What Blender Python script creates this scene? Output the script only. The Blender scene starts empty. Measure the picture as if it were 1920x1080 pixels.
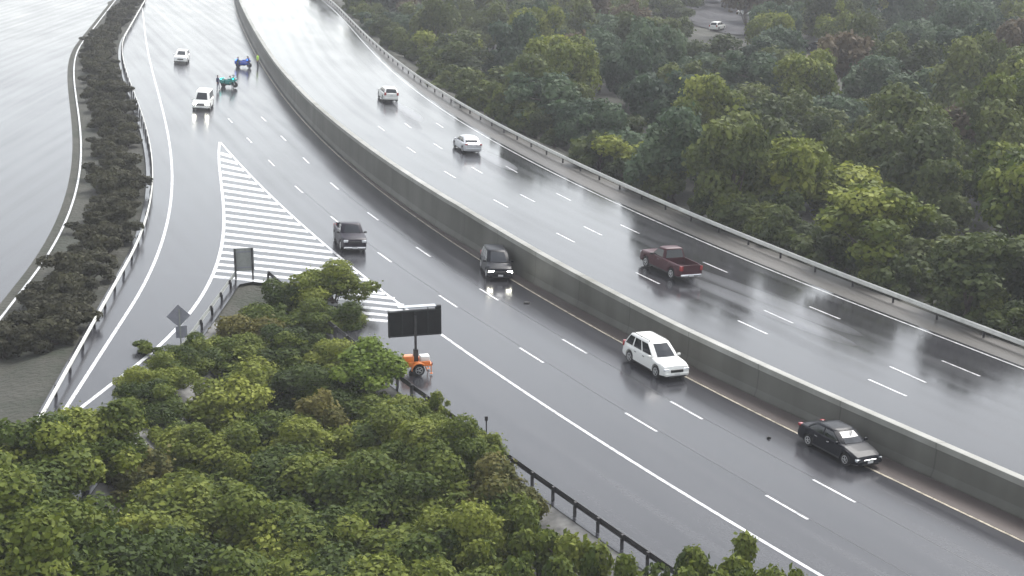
import bpy, bmesh, math, random
import numpy as np
from mathutils import Vector, Matrix

random.seed(7)
rng = np.random.default_rng(7)
scene = bpy.context.scene
COL = scene.collection

# ------------------------------------------------------------------ camera, sky, sun, exposure
CAM_H = 27.83
PITCH = math.radians(15)
FPX = 2852.0                       # focal length in pixels of a 1920 wide frame
cam = bpy.data.cameras.new('camera')
cam.sensor_width = 36.0
cam.lens = FPX / 1920 * 36.0
cam.clip_start = 0.5
cam.clip_end = 5000
camo = bpy.data.objects.new('camera', cam)
camo.location = (0, 0, CAM_H)
camo.rotation_euler = (math.radians(90) - PITCH, 0, 0)
COL.objects.link(camo)
scene.camera = camo

SUN_EL, SUN_ROT = math.radians(50), math.radians(35)
world = bpy.data.worlds.new("World")
scene.world = world
world.use_nodes = True
wn = world.node_tree
wn.nodes.clear()
sky = wn.nodes.new('ShaderNodeTexSky')
sky.sky_type = 'NISHITA'
sky.sun_disc = False
sky.sun_elevation = SUN_EL
sky.sun_rotation = SUN_ROT
sky.air_density = 1.3
sky.dust_density = 0.8
sky.ozone_density = 1.0
hsv = wn.nodes.new('ShaderNodeHueSaturation')     # overcast: nearly colourless cloud light
hsv.inputs['Saturation'].default_value = 0.24
bg = wn.nodes.new('ShaderNodeBackground')
bg.inputs['Strength'].default_value = 0.092
wo = wn.nodes.new('ShaderNodeOutputWorld')
wn.links.new(sky.outputs[0], hsv.inputs['Color'])
wn.links.new(hsv.outputs[0], bg.inputs[0])
wn.links.new(bg.outputs[0], wo.inputs[0])

sl = bpy.data.lights.new('sun', 'SUN')
sl.energy = 1.5
sl.angle = math.radians(30)
sl.color = (1.0, 0.97, 0.93)
so = bpy.data.objects.new('sun', sl)
so.rotation_euler = (math.radians(90) - SUN_EL, 0, math.radians(180) - SUN_ROT)
so.location = (0, 60, 90)
COL.objects.link(so)

scene.view_settings.view_transform = 'Standard'
scene.view_settings.look = 'None'
scene.view_settings.gamma = 1.0
scene.view_settings.exposure = 1.68
try:
    scene.cycles.max_bounces = 6
    scene.cycles.diffuse_bounces = 3
    scene.cycles.glossy_bounces = 3
    scene.cycles.transparent_max_bounces = 6
    scene.cycles.volume_bounces = 0
except Exception:
    pass

# ------------------------------------------------------------------ site geometry (metres)
TA, ZR = -0.07, 1.59               # cross fall of the carriageways, height of the right one over the left one

def zl(x): return TA * x
def zr(x): return TA * x + ZR

def ray(px, py):
    x = (px - 960) / FPX; y = (py - 540) / FPX
    return x, math.cos(PITCH) - y * math.sin(PITCH), -math.sin(PITCH) - y * math.cos(PITCH)

def at(px, py, z=0.0):
    dx, dy, dz = ray(px, py)
    t = (CAM_H - z) / (TA * dx - dz)
    return dx * t, dy * t

def at_dist(px, py, y):
    dx, dy, dz = ray(px, py)
    t = y / dy
    return dx * t, CAM_H + dz * t

class Line:
    """a smooth survey line x(y), straight beyond its surveyed ends"""
    def __init__(s, pts, deg, z=0.0):
        w = np.array([at(*p, z) for p in pts])
        s.a, s.b = w[:, 1].min(), w[:, 1].max()
        s.c = np.polyfit(w[:, 1] / 100 - 1.5, w[:, 0], deg)
    def raw(s, y): return float(np.polyval(s.c, y / 100 - 1.5))
    def __call__(s, y):
        if y < s.a: return s.raw(s.a) + (y - s.a) * (s.raw(s.a + 2) - s.raw(s.a)) / 2
        if y > s.b: return s.raw(s.b) + (y - s.b) * (s.raw(s.b) - s.raw(s.b - 2)) / 2
        return s.raw(y)

hatchL = Line([(412,266),(430,285),(477,335),(510,370),(560,415),(597,447),(630,477),(670,507),(745,572),(820,620),(905,680),(1050,778),(1300,937),(1540,1080)], 3)
laneA = Line([(569,297),(625,347),(696,402),(784,466),(905,545),(1054,636),(1253,752),(1532,902)], 2)
laneB = Line([(505,304),(559,351),(711,475),(824,554),(972,652),(1172,775),(1443,931)], 2)
medL = Line([(1690,912),(1460,795),(1300,710),(1150,625),(1060,585),(965,530),(905,485),(855,462),(800,425),(750,390),(692,340),(630,290),(605,270),(565,215),(530,175),(480,105),(455,55),(437,0)], 4)
rampR = Line([(412,267),(416,360),(419,440),(415,472),(394,522),(356,585),(324,625),(290,657),(235,700)], 3)
rampL = Line([(262,0),(270,60),(281,100),(292,160),(310,230),(318,300),(322,380),(312,430),(300,470),(234,590)], 4)
rampG = Line([(237,60),(237,130),(250,170),(272,240),(285,290),(287,340),(278,390),(270,420),(234,495)], 3, 0.7)
laneC_ = Line([(849,331),(945,385),(1052,441),(1195,512),(1380,601),(1627,710)], 2, ZR)
laneD_ = Line([(965,359),(1087,421),(1433,582)], 2, ZR)
laneE = Line([(605,57),(637,82),(1062,371),(1177,429),(1333,498),(1519,575)], 3, ZR)
edgeR = Line([(617,12),(662,55),(740,140),(765,162),(823,200),(857,223),(940,270),(1058,337),(1240,422),(1432,497),(1687,604)], 3, ZR)
railR = Line([(622,0),(650,30),(705,85),(800,145),(1058,295),(1250,384),(1550,497),(1687,553)], 3, ZR + 0.75)
railN = Line([(500,505),(820,755),(850,775),(950,845),(1005,890),(1100,960),(1180,1010),(1250,1050)], 2, 0.7)
railV = Line([(440,512),(416,544),(394,575),(367,613),(343,643)], 2, 0.5)

def laneC(y): return laneC_(y) if y < 135 else laneE(y) - (laneE(135) - laneC_(135))
def laneD(y): return laneD_(y) if y < 130 else laneE(y) - (laneE(130) - laneD_(130))
def wallX(y): return medL(y) + float(np.interp(y, [60, 74, 90, 108, 120, 150, 330], [2.8, 2.5, 1.8, 1.2, 0.75, 0.5, 0.6]))
def wallH(y): return float(np.interp(y, [60, 74, 90, 104, 118, 150, 200, 320], [1.85, 1.93, 2.05, 2.35, 2.75, 2.75, 2.35, 2.3]))
NOSE = 101.5                       # where the two guard rails of the gore meet
Y0, Y1 = 34.0, 400.0

# ------------------------------------------------------------------ materials
def mat(name):
    m = bpy.data.materials.new(name); m.use_nodes = True
    nt = m.node_tree; p = nt.nodes['Principled BSDF']
    return m, nt, p

def simple(name, col, rough=0.5, metal=0.0, coat=0.0, spec=0.5, noise=0.0, nscale=8.0):
    m, nt, p = mat(name)
    p.inputs['Roughness'].default_value = rough
    p.inputs['Metallic'].default_value = metal
    p.inputs['Coat Weight'].default_value = coat
    p.inputs['Coat Roughness'].default_value = 0.05
    p.inputs['Specular IOR Level'].default_value = spec
    if noise > 0:
        tc = nt.nodes.new('ShaderNodeTexCoord')
        n = nt.nodes.new('ShaderNodeTexNoise'); n.inputs['Scale'].default_value = nscale; n.inputs['Detail'].default_value = 5
        nt.links.new(tc.outputs['Object'], n.inputs['Vector'])
        r = nt.nodes.new('ShaderNodeValToRGB')
        a = [c * (1 - noise) for c in col]; b = [min(1, c * (1 + noise)) for c in col]
        r.color_ramp.elements[0].position = 0.3; r.color_ramp.elements[1].position = 0.7
        r.color_ramp.elements[0].color = (*a, 1); r.color_ramp.elements[1].color = (*b, 1)
        nt.links.new(n.outputs[0], r.inputs[0]); nt.links.new(r.outputs[0], p.inputs['Base Color'])
    else:
        p.inputs['Base Color'].default_value = (*col, 1)
    return m

def emit(name, col, strength):
    m, nt, p = mat(name)
    p.inputs['Base Color'].default_value = (*col, 1)
    p.inputs['Emission Color'].default_value = (*col, 1)
    p.inputs['Emission Strength'].default_value = strength
    return m

def wet_asphalt(name, c0, c1, r0, r1, lane=3.6):
    m, nt, p = mat(name)
    L = nt.links.new
    uv = nt.nodes.new('ShaderNodeUVMap'); uv.uv_map = 'UVMap'
    def noise(sx, sy, scale, det, ro=0.55):
        mp = nt.nodes.new('ShaderNodeMapping'); mp.inputs['Scale'].default_value = (sx, sy, 1)
        n = nt.nodes.new('ShaderNodeTexNoise'); n.inputs['Scale'].default_value = scale
        n.inputs['Detail'].default_value = det; n.inputs['Roughness'].default_value = ro
        L(uv.outputs[0], mp.inputs[0]); L(mp.outputs[0], n.inputs['Vector'])
        return n.outputs[0]
    patches = noise(0.5, 0.18, 0.32, 5)
    streak = noise(1.0, 0.018, 1.1, 4, 0.7)
    fine = noise(1, 1, 6.0, 4, 0.7)
    wv = nt.nodes.new('ShaderNodeTexWave'); wv.wave_type = 'BANDS'; wv.bands_direction = 'X'
    wv.inputs['Scale'].default_value = 0.155; wv.inputs['Distortion'].default_value = 1.2; wv.inputs['Detail'].default_value = 3; wv.inputs['Detail Scale'].default_value = 0.6
    mw_ = nt.nodes.new('ShaderNodeMapping'); mw_.inputs['Scale'].default_value = (1, .03, 1); L(uv.outputs[0], mw_.inputs[0]); L(mw_.outputs[0], wv.inputs['Vector'])
    mx = nt.nodes.new('ShaderNodeMix'); mx.data_type = 'FLOAT'; mx.inputs[0].default_value = 0.5
    L(patches, mx.inputs[2])
    wm = nt.nodes.new('ShaderNodeMix'); wm.data_type = 'FLOAT'; wm.inputs[0].default_value = 0.16
    L(streak, wm.inputs[2]); L(wv.outputs['Fac'], wm.inputs[3]); L(wm.outputs[0], mx.inputs[3])
    mx2 = nt.nodes.new('ShaderNodeMix'); mx2.data_type = 'FLOAT'; mx2.inputs[0].default_value = 0.3
    L(mx.outputs[0], mx2.inputs[2]); L(fine, mx2.inputs[3])
    r = nt.nodes.new('ShaderNodeValToRGB')
    r.color_ramp.elements[0].position = 0.40; r.color_ramp.elements[1].position = 0.60
    r.color_ramp.elements[0].color = (*c0, 1); r.color_ramp.elements[1].color = (*c1, 1)
    L(mx2.outputs[0], r.inputs[0]); L(r.outputs[0], p.inputs['Base Color'])
    mr = nt.nodes.new('ShaderNodeMapRange')
    mr.inputs['From Min'].default_value = 0.35; mr.inputs['From Max'].default_value = 0.65
    mr.inputs['To Min'].default_value = r0; mr.inputs['To Max'].default_value = r1
    L(mx.outputs[0], mr.inputs['Value']); L(mr.outputs[0], p.inputs['Roughness'])
    p.inputs['IOR'].default_value = 1.36
    b = nt.nodes.new('ShaderNodeBump'); b.inputs['Strength'].default_value = 0.05; b.inputs['Distance'].default_value = 0.02
    L(fine, b.inputs['Height']); L(b.outputs[0], p.inputs['Normal'])
    return m

def concrete(name, c, joints=0.0):
    m, nt, p = mat(name)
    L = nt.links.new
    uv = nt.nodes.new('ShaderNodeUVMap'); uv.uv_map = 'UVMap'
    def noise(sx, sy, scale, det):
        mp = nt.nodes.new('ShaderNodeMapping'); mp.inputs['Scale'].default_value = (sx, sy, 1)
        n = nt.nodes.new('ShaderNodeTexNoise'); n.inputs['Scale'].default_value = scale; n.inputs['Detail'].default_value = det
        L(uv.outputs[0], mp.inputs[0]); L(mp.outputs[0], n.inputs['Vector'])
        return n.outputs[0]
    a = noise(1.0, 0.25, 0.5, 6)          # vertical weather streaks
    d = noise(0.06, 0.3, 1.0, 3)
    mx = nt.nodes.new('ShaderNodeMix'); mx.data_type = 'FLOAT'; mx.inputs[0].default_value = 0.5
    L(a, mx.inputs[2]); L(d, mx.inputs[3])
    r = nt.nodes.new('ShaderNodeValToRGB')
    r.color_ramp.elements[0].position = 0.35; r.color_ramp.elements[1].position = 0.66
    r.color_ramp.elements[0].color = (c[0] * .5, c[1] * .5, c[2] * .45, 1)
    r.color_ramp.elements[1].color = (c[0] * 1.2, c[1] * 1.2, c[2] * 1.2, 1)
    L(mx.outputs[0], r.inputs[0])
    sp = nt.nodes.new('ShaderNodeSeparateXYZ'); L(uv.outputs[0], sp.inputs[0])
    dv = nt.nodes.new('ShaderNodeMath'); dv.operation = 'DIVIDE'; dv.inputs[1].default_value = 6.1; L(sp.outputs[0], dv.inputs[0])
    fr = nt.nodes.new('ShaderNodeMath'); fr.operation = 'FRACT'; L(dv.outputs[0], fr.inputs[0])
    lt = nt.nodes.new('ShaderNodeMath'); lt.operation = 'LESS_THAN'; lt.inputs[1].default_value = 0.014; L(fr.outputs[0], lt.inputs[0])
    jm = nt.nodes.new('ShaderNodeMix'); jm.data_type = 'RGBA'; jm.blend_type = 'MULTIPLY'
    L(lt.outputs[0], jm.inputs[0]); L(r.outputs[0], jm.inputs[6]); jm.inputs[7].default_value = (.68, .68, .68, 1)
    L(jm.outputs[2], p.inputs['Base Color'])
    p.inputs['Roughness'].default_value = 0.6
    return m

def ground_mat():
    m, nt, p = mat('ground_cover')
    L = nt.links.new
    tc = nt.nodes.new('ShaderNodeTexCoord')
    n = nt.nodes.new('ShaderNodeTexNoise'); n.inputs['Scale'].default_value = 0.22; n.inputs['Detail'].default_value = 8; n.inputs['Roughness'].default_value = 0.65
    L(tc.outputs['Object'], n.inputs['Vector'])
    r = nt.nodes.new('ShaderNodeValToRGB')
    e = r.color_ramp.elements
    e[0].position = 0.33; e[0].color = (0.016, 0.022, 0.010, 1)
    e[1].position = 0.68; e[1].color = (0.048, 0.047, 0.036, 1)
    k = e.new(0.5); k.color = (0.034, 0.034, 0.024, 1)
    L(n.outputs[0], r.inputs[0]); L(r.outputs[0], p.inputs['Base Color'])
    p.inputs['Roughness'].default_value = 0.85
    n2 = nt.nodes.new('ShaderNodeTexNoise'); n2.inputs['Scale'].default_value = 3.0; n2.inputs['Detail'].default_value = 6
    L(tc.outputs['Object'], n2.inputs['Vector'])
    b = nt.nodes.new('ShaderNodeBump'); b.inputs['Strength'].default_value = 0.8; b.inputs['Distance'].default_value = 0.25
    L(n2.outputs[0], b.inputs['Height']); L(b.outputs[0], p.inputs['Normal'])
    return m

def paint_mark(name, col):
    m, nt, p = mat(name)
    L = nt.links.new
    tc = nt.nodes.new('ShaderNodeTexCoord')
    n = nt.nodes.new('ShaderNodeTexNoise'); n.inputs['Scale'].default_value = 2.5; n.inputs['Detail'].default_value = 6; n.inputs['Roughness'].default_value = 0.7
    L(tc.outputs['Object'], n.inputs['Vector'])
    r = nt.nodes.new('ShaderNodeValToRGB')
    r.color_ramp.elements[0].position = 0.34; r.color_ramp.elements[0].color = (col[0] * .42, col[1] * .42, col[2] * .42, 1)
    r.color_ramp.elements[1].position = 0.58; r.color_ramp.elements[1].color = (*col, 1)
    L(n.outputs[0], r.inputs[0]); L(r.outputs[0], p.inputs['Base Color'])
    p.inputs['Roughness'].default_value = 0.2
    return m

def leaf_mat(name, stops, rough=0.65):
    """leaf colours: random tones per leaf and tree; clump tones also stand in for light and shade"""
    m, nt, p = mat(name)
    L = nt.links.new
    at_ = nt.nodes.new('ShaderNodeAttribute'); at_.attribute_name = 'leaf_tone'
    oi = nt.nodes.new('ShaderNodeObjectInfo')
    ma = nt.nodes.new('ShaderNodeMath'); ma.operation = 'MULTIPLY_ADD'
    ma.inputs[1].default_value = 0.64
    L(at_.outputs['Fac'], ma.inputs[0])
    mb = nt.nodes.new('ShaderNodeMath'); mb.operation = 'MULTIPLY'; mb.inputs[1].default_value = 0.40
    L(oi.outputs['Random'], mb.inputs[0]); L(mb.outputs[0], ma.inputs[2])
    r = nt.nodes.new('ShaderNodeValToRGB')
    e = r.color_ramp.elements
    e[0].position = 0.05; e[0].color = (*stops[0], 1)
    e[1].position = 0.95; e[1].color = (*stops[-1], 1)
    for i, s in enumerate(stops[1:-1]):
        k = e.new(0.05 + 0.9 * (i + 1) / (len(stops) - 1)); k.color = (*s, 1)
    L(ma.outputs[0], r.inputs[0]); L(r.outputs[0], p.inputs['Base Color'])
    p.inputs['Roughness'].default_value = rough
    p.inputs['Specular IOR Level'].default_value = 0.15
    tr = nt.nodes.new('ShaderNodeBsdfTranslucent'); L(r.outputs[0], tr.inputs['Color'])
    mx = nt.nodes.new('ShaderNodeMixShader'); mx.inputs[0].default_value = 0.3
    L(p.outputs[0], mx.inputs[1]); L(tr.outputs[0], mx.inputs[2])
    L(mx.outputs[0], nt.nodes['Material Output'].inputs['Surface'])
    return m

M = {}
M['road'] = wet_asphalt('wet_asphalt', (0.022, 0.022, 0.026), (0.044, 0.044, 0.049), 0.13, 0.26)
M['road_r'] = wet_asphalt('wet_asphalt_worn', (0.022, 0.022, 0.025), (0.042, 0.042, 0.046), 0.09, 0.22)
M['shoulder'] = wet_asphalt('red_brown_shoulder', (0.066, 0.053, 0.049), (0.10, 0.082, 0.076), 0.35, 0.55)
M['ground'] = ground_mat()
M['lot'] = simple('lot_asphalt', (0.07, 0.07, 0.075), 0.85, spec=0.1, noise=0.2, nscale=0.4)
M['white_mark'] = paint_mark('white_road_paint', (0.60, 0.60, 0.60))
M['yellow_mark'] = paint_mark('pale_yellow_road_paint', (0.50, 0.45, 0.36))
M['wall'] = concrete('weathered_concrete', (0.112, 0.112, 0.099))
M['cap'] = concrete('pale_concrete', (0.31, 0.31, 0.29))
M['steel'] = simple('pale_rail_paint', (0.60, 0.60, 0.56), 0.5, 0.0, noise=0.12, nscale=1.5)
M['dark_steel'] = simple('weathered_dark_steel', (0.045, 0.043, 0.045), 0.55, 0.3, noise=0.3, nscale=3)
M['post'] = simple('dark_post', (0.035, 0.033, 0.035), 0.6, noise=0.3)
M['bark'] = simple('bark', (0.055, 0.042, 0.032), 0.9, noise=0.4, nscale=5)
M['sign_back'] = simple('aluminium_sign_back', (0.25, 0.26, 0.245), 0.6, 0.0, noise=0.15, nscale=3)
M['sign_grey'] = simple('grey_sign_back', (0.21, 0.21, 0.25), 0.6, 0.0, noise=0.15, nscale=3)
M['board'] = simple('matt_black_board', (0.007, 0.008, 0.009), 0.6, spec=0.2, noise=0.3, nscale=1.5)
M['board_frame'] = simple('dark_board_frame', (0.016, 0.018, 0.02), 0.5, spec=0.25)
M['solar'] = simple('solar_glass', (0.30, 0.32, 0.36), 0.08, 0.2, 0.6)
M['orange'] = simple('orange_paint', (0.72, 0.20, 0.03), 0.4, coat=0.3, noise=0.15, nscale=4)
M['dark_red'] = simple('dark_red_lamp', (0.18, 0.01, 0.012), 0.25)
M['white_paint'] = simple('white_car_paint', (0.74, 0.74, 0.71), 0.4, 0, 0.2, 0.4)
M['black_paint'] = simple('black_car_paint', (0.005, 0.006, 0.010), 0.35, 0.0, 0.06, 0.12)
M['purple_paint'] = simple('dark_purple_grey_paint', (0.014, 0.011, 0.020), 0.4, 0.0, 0.06, 0.2)
M['maroon_paint'] = simple('maroon_car_paint', (0.050, 0.010, 0.016), 0.4, 0.0, 0.1, 0.25)
M['silver_paint'] = simple('silver_car_paint', (0.52, 0.53, 0.55), 0.3, 0.5, 0.8)
M['glass'] = simple('tinted_glass', (0.012, 0.015, 0.02), 0.05, 0, 0, 0.6)
M['tyre'] = simple('tyre_rubber', (0.012, 0.012, 0.012), 0.7)
M['rim'] = simple('alloy_rim', (0.5, 0.5, 0.5), 0.3, 0.8)
M['trim'] = simple('black_trim', (0.014, 0.014, 0.015), 0.5)
M['chrome'] = simple('chrome', (0.75, 0.75, 0.76), 0.15, 1.0)
M['lens'] = simple('clear_lamp', (0.7, 0.72, 0.74), 0.1, 0.3, 0.8)
M['lamp_on'] = emit('lit_headlamp', (1.0, 0.97, 0.82), 18.0)
M['red_lens'] = simple('red_lamp', (0.30, 0.012, 0.012), 0.15, 0, 0.8)
M['plate'] = simple('number_plate', (0.6, 0.6, 0.6), 0.5)
M['skin'] = simple('skin', (0.42, 0.26, 0.19), 0.5)
M['navy'] = simple('navy_cloth', (0.015, 0.022, 0.075), 0.8)
M['teal'] = simple('teal_cloth', (0.0, 0.20, 0.18), 0.7)
M['purple'] = simple('dark_purple_cloth', (0.05, 0.035, 0.07), 0.8)
M['green_cloth'] = simple('dark_green_cloth', (0.02, 0.07, 0.05), 0.8)
M['hivis'] = simple('yellow_green_vest', (0.55, 0.85, 0.10), 0.6)
M['dark_cloth'] = simple('dark_trousers', (0.02, 0.02, 0.028), 0.85)
M['hair'] = simple('dark_hair', (0.02, 0.014, 0.01), 0.6)
M['blue_paint'] = simple('blue_fairing_paint', (0.015, 0.07, 0.45), 0.25, 0, 0.8)
M['teal_paint'] = simple('teal_fairing_paint', (0.0, 0.22, 0.20), 0.25, 0, 0.8)
M['litter'] = simple('brown_leaf_litter', (0.06, 0.035, 0.018), 0.8, noise=0.4, nscale=9)
M['rubber'] = simple('scrap_rubber', (0.012, 0.012, 0.012), 0.7)
M['leaf'] = leaf_mat('mixed_green_leaves', [(0.022, 0.037, 0.009), (0.060, 0.088, 0.014), (0.132, 0.160, 0.023), (0.29, 0.315, 0.058)])
M['leaf_far'] = leaf_mat('grey_green_leaves', [(0.026, 0.038, 0.016), (0.055, 0.074, 0.026), (0.092, 0.116, 0.030), (0.17, 0.195, 0.050)])
M['leaf_bright'] = leaf_mat('yellow_green_leaves', [(0.06, 0.095, 0.016), (0.125, 0.18, 0.026), (0.20, 0.26, 0.04), (0.32, 0.35, 0.08)])
M['leaf_gold'] = leaf_mat('golden_brown_leaves', [(0.04, 0.048, 0.014), (0.085, 0.09, 0.022), (0.14, 0.125, 0.03), (0.19, 0.17, 0.05)])
M['leaf_rust'] = leaf_mat('rusty_leaves', [(0.045, 0.04, 0.022), (0.085, 0.068, 0.036), (0.115, 0.086, 0.05), (0.15, 0.12, 0.07)])
M['leaf_blue'] = leaf_mat('bluish_green_leaves', [(0.024, 0.042, 0.026), (0.045, 0.074, 0.042), (0.070, 0.108, 0.056), (0.11, 0.15, 0.08)])

# ------------------------------------------------------------------ helpers
def tag(o, label=None, cat=None, group=None, kind=None):
    if label: o['label'] = label
    if cat: o['category'] = cat
    if group: o['group'] = group
    if kind: o['kind'] = kind
    return o

def empty(name, loc=(0, 0, 0), rz=0.0):
    o = bpy.data.objects.new(name, None)
    o.empty_display_size = 0.3
    o.location = loc; o.rotation_euler = (0, 0, rz)
    COL.objects.link(o)
    return o

def link_mesh(name, me, material, parent=None, smooth=False):
    o = bpy.data.objects.new(name, me)
    if material is not None:
        for mm in (material if isinstance(material, list) else [material]):
            me.materials.append(mm)
    COL.objects.link(o)
    if parent: o.parent = parent
    if smooth:
        for p in me.polygons: p.use_smooth = True
    return o

def from_bm(name, bm, material, parent=None, smooth=False):
    bmesh.ops.recalc_face_normals(bm, faces=bm.faces[:])
    me = bpy.data.meshes.new(name); bm.to_mesh(me); bm.free()
    return link_mesh(name, me, material, parent, smooth)

def box(bm, c, s, bevel=0.0, rot=None, seg=2):
    r = bmesh.ops.create_cube(bm, size=1.0)
    vs = r['verts']
    bmesh.ops.scale(bm, vec=s, verts=vs)
    if bevel > 0:
        es = list({e for v in vs for e in v.link_edges})
        rb = bmesh.ops.bevel(bm, geom=es, offset=bevel, segments=seg, profile=0.6, affect='EDGES')
        vs = list({v for f in rb['faces'] for v in f.verts} | {v for v in vs if v.is_valid})
    if rot is not None: bmesh.ops.rotate(bm, cent=(0, 0, 0), matrix=rot, verts=vs)
    bmesh.ops.translate(bm, vec=c, verts=vs)
    return vs

def tube(bm, p0, p1, r0, r1=None, n=8):
    r1 = r0 if r1 is None else r1
    p0, p1 = Vector(p0), Vector(p1)
    d = (p1 - p0); q = d.normalized()
    u = q.orthogonal().normalized(); v = q.cross(u)
    a, b = [], []
    for i in range(n):
        t = 2 * math.pi * i / n; w = u * math.cos(t) + v * math.sin(t)
        a.append(bm.verts.new(p0 + w * r0)); b.append(bm.verts.new(p1 + w * r1))
    for i in range(n):
        bm.faces.new((a[i], a[(i + 1) % n], b[(i + 1) % n], b[i]))
    bm.faces.new(a[::-1]); bm.faces.new(b)

def lathe(bm, prof, n=24, axis='Y', loc=(0, 0, 0)):
    rings = []
    for (r, h) in prof:
        ring = []
        for i in range(n):
            t = 2 * math.pi * i / n
            c, s = r * math.cos(t), r * math.sin(t)
            co = (c, h, s) if axis == 'Y' else (c, s, h)
            ring.append(bm.verts.new(Vector(co) + Vector(loc)))
        rings.append(ring)
    for a, b in zip(rings[:-1], rings[1:]):
        for i in range(n):
            bm.faces.new((a[i], a[(i + 1) % n], b[(i + 1) % n], b[i]))
    bm.faces.new(rings[0][::-1]); bm.faces.new(rings[-1])

def copy_tree(o, parent=None):
    c = o.copy(); COL.objects.link(c)
    if parent: c.parent = parent
    for ch in list(o.children): copy_tree(ch, c)
    return c

# ------------------------------------------------------------------ ground
def sstep(t, a, b):
    t = min(1.0, max(0.0, (t - a) / (b - a)))
    return t * t * (3 - 2 * t)

def ground_z(x, y):
    yc = min(max(y, 30.0), 430.0)
    w = wallX(yc); rr = railR(yc)
    n = 0.35 * math.sin(x * 0.31 + 1.3) * math.sin(y * 0.23) + 0.2 * math.sin(x * 0.77 + y * 0.5)
    if x > rr + 0.9:
        d = x - rr - 0.9
        return zr(rr) - 0.12 - 4.2 * sstep(d, 0.2, 11) + n * sstep(d, 1, 6)
    if x > w + 0.15: return zl(x) - 0.2 + 1.0 * sstep(x, w + 0.15, w + 3)
    g = rampG(yc)
    if x < g - 0.7:
        d = g - 0.7 - x
        return zl(g) - 0.12 - 0.7 * sstep(d, 0.2, 4.5) + n * .6 * sstep(d, 1, 3) * (1 - sstep(d, 3, 4.6))
    if yc < NOSE - 1:
        a, b = railV(yc) + 0.45, railN(yc) - 0.45
        if a < x < b:
            d = min(x - a, b - x)
            return zl(x) - 0.12 - 2.3 * sstep(d, 0.1, 5.5) + n * 0.6 * sstep(d, 1, 5)
    return zl(x) - 0.2

def axis(lo, hi, step, far, k=1.35):
    c = list(np.arange(lo, hi + step / 2, step))
    s = step
    v = hi
    while v < far: s *= k; v += s; c.append(v)
    s = step; v = lo; pre = []
    while v > -far: s *= k; v -= s; pre.append(v)
    return pre[::-1] + c

xs = axis(-70, 120, 1.25, 850); ys = axis(30, 430, 1.6, 850)
vv, ff = [], []
for y in ys:
    for x in xs: vv.append((x, y, ground_z(x, y)))
nx = len(xs)
for j in range(len(ys) - 1):
    for i in range(nx - 1):
        a = j * nx + i; ff.append((a, a + 1, a + nx + 1, a + nx))
me = bpy.data.meshes.new('ground'); me.from_pydata(vv, [], ff)
tag(link_mesh('ground', me, M['ground'], smooth=True), kind='structure')

# ------------------------------------------------------------------ carriageways
def sheet(name, rows, zf, material, ncol=10, uref=None, parent=None, lift=0.0):
    """rows: (y, x_left, x_right)"""
    vs, fs, uvs = [], [], []
    for (y, a, b) in rows:
        for i in range(ncol + 1):
            x = a + (b - a) * i / ncol
            vs.append((x, y, zf(x) + lift)); uvs.append((x - (uref(y) if uref else 0), y))
    w = ncol + 1
    for j in range(len(rows) - 1):
        for i in range(ncol):
            k = j * w + i; fs.append((k, k + 1, k + w + 1, k + w))
    me = bpy.data.meshes.new(name); me.from_pydata(vs, [], fs)
    ul = me.uv_layers.new(name='UVMap')
    for lp in me.loops: ul.data[lp.index].uv = uvs[lp.vertex_index]
    return link_mesh(name, me, material, parent, smooth=True)

yl_all = [Y0 + i * 1.5 for i in range(int((Y1 - Y0) / 1.5))]
rows = [(y, rampG(y) - 0.6, wallX(y) + 0.05) for y in yl_all if y >= NOSE]
tag(sheet('main_road', [(y, railN(y) - 0.5, wallX(y) + 0.05) for y in yl_all if y < NOSE] + [(NOSE, railN(NOSE) - 0.5, wallX(NOSE) + 0.05)], zl, M['road'], 10, hatchL), kind='structure')
tag(sheet('merging_road', [(NOSE, rampG(NOSE) - 0.6, wallX(NOSE) + 0.05)] + rows, zl, M['road'], 14, hatchL), kind='structure')
tag(sheet('ramp', [(y, rampG(y) - 0.6, railV(y) + 0.5) for y in yl_all if y < NOSE] + [(NOSE, rampG(NOSE) - 0.6, railN(NOSE) - 0.5)], zl, M['road'], 6, hatchL), kind='structure')
tag(sheet('upper_road', [(y, wallX(y) + 0.3, railR(y) + 0.95) for y in yl_all], zr, M['road_r'], 12, edgeR), kind='structure')
tag(sheet('median_shoulder', [(y, medL(y) + 0.16, wallX(y) + 0.04) for y in yl_all if y < 150], zl, M['shoulder'], 3, medL, lift=0.004), kind='structure')

M['verge'] = wet_asphalt('grey_brown_shoulder', (0.060, 0.057, 0.052), (0.095, 0.09, 0.083), 0.32, 0.55)
tag(sheet('right_shoulder', [(y, edgeR(y) + 0.5, railR(y) + 0.93) for y in yl_all], zr, M['verge'], 4, edgeR, lift=0.004), kind='structure')
M['gravel'] = simple('grey_gravel_bank', (0.12, 0.118, 0.112), 0.8, noise=0.45, nscale=1.6)
def draped(name, rows, material, ncol, lift):
    vs, fs = [], []
    for (y, a, b) in rows:
        for i in range(ncol + 1):
            x = a + (b - a) * i / ncol
            vs.append((x, y, ground_z(x, y) + lift + (0.0 if 0 < i else -0.3)))
    w = ncol + 1
    for j in range(len(rows) - 1):
        for i in range(ncol):
            k = j * w + i; fs.append((k, k + 1, k + w + 1, k + w))
    me = bpy.data.meshes.new(name); me.from_pydata(vs, [], fs)
    return tag(link_mesh(name, me, material, smooth=True), kind='structure')
draped('gravel_bank', [(y, railN(y) - 5.0 - math.sin(y * .7) * .6, railN(y) - 0.52) for y in yl_all if y < NOSE - 14], M['gravel'], 8, 0.09)
draped('gravel_bank', [(y, railV(y) + 2.6 + math.sin(y * .9) * .4, railV(y) + 0.52) for y in yl_all if y < NOSE - 10], M['gravel'], 5, 0.09)

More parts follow.
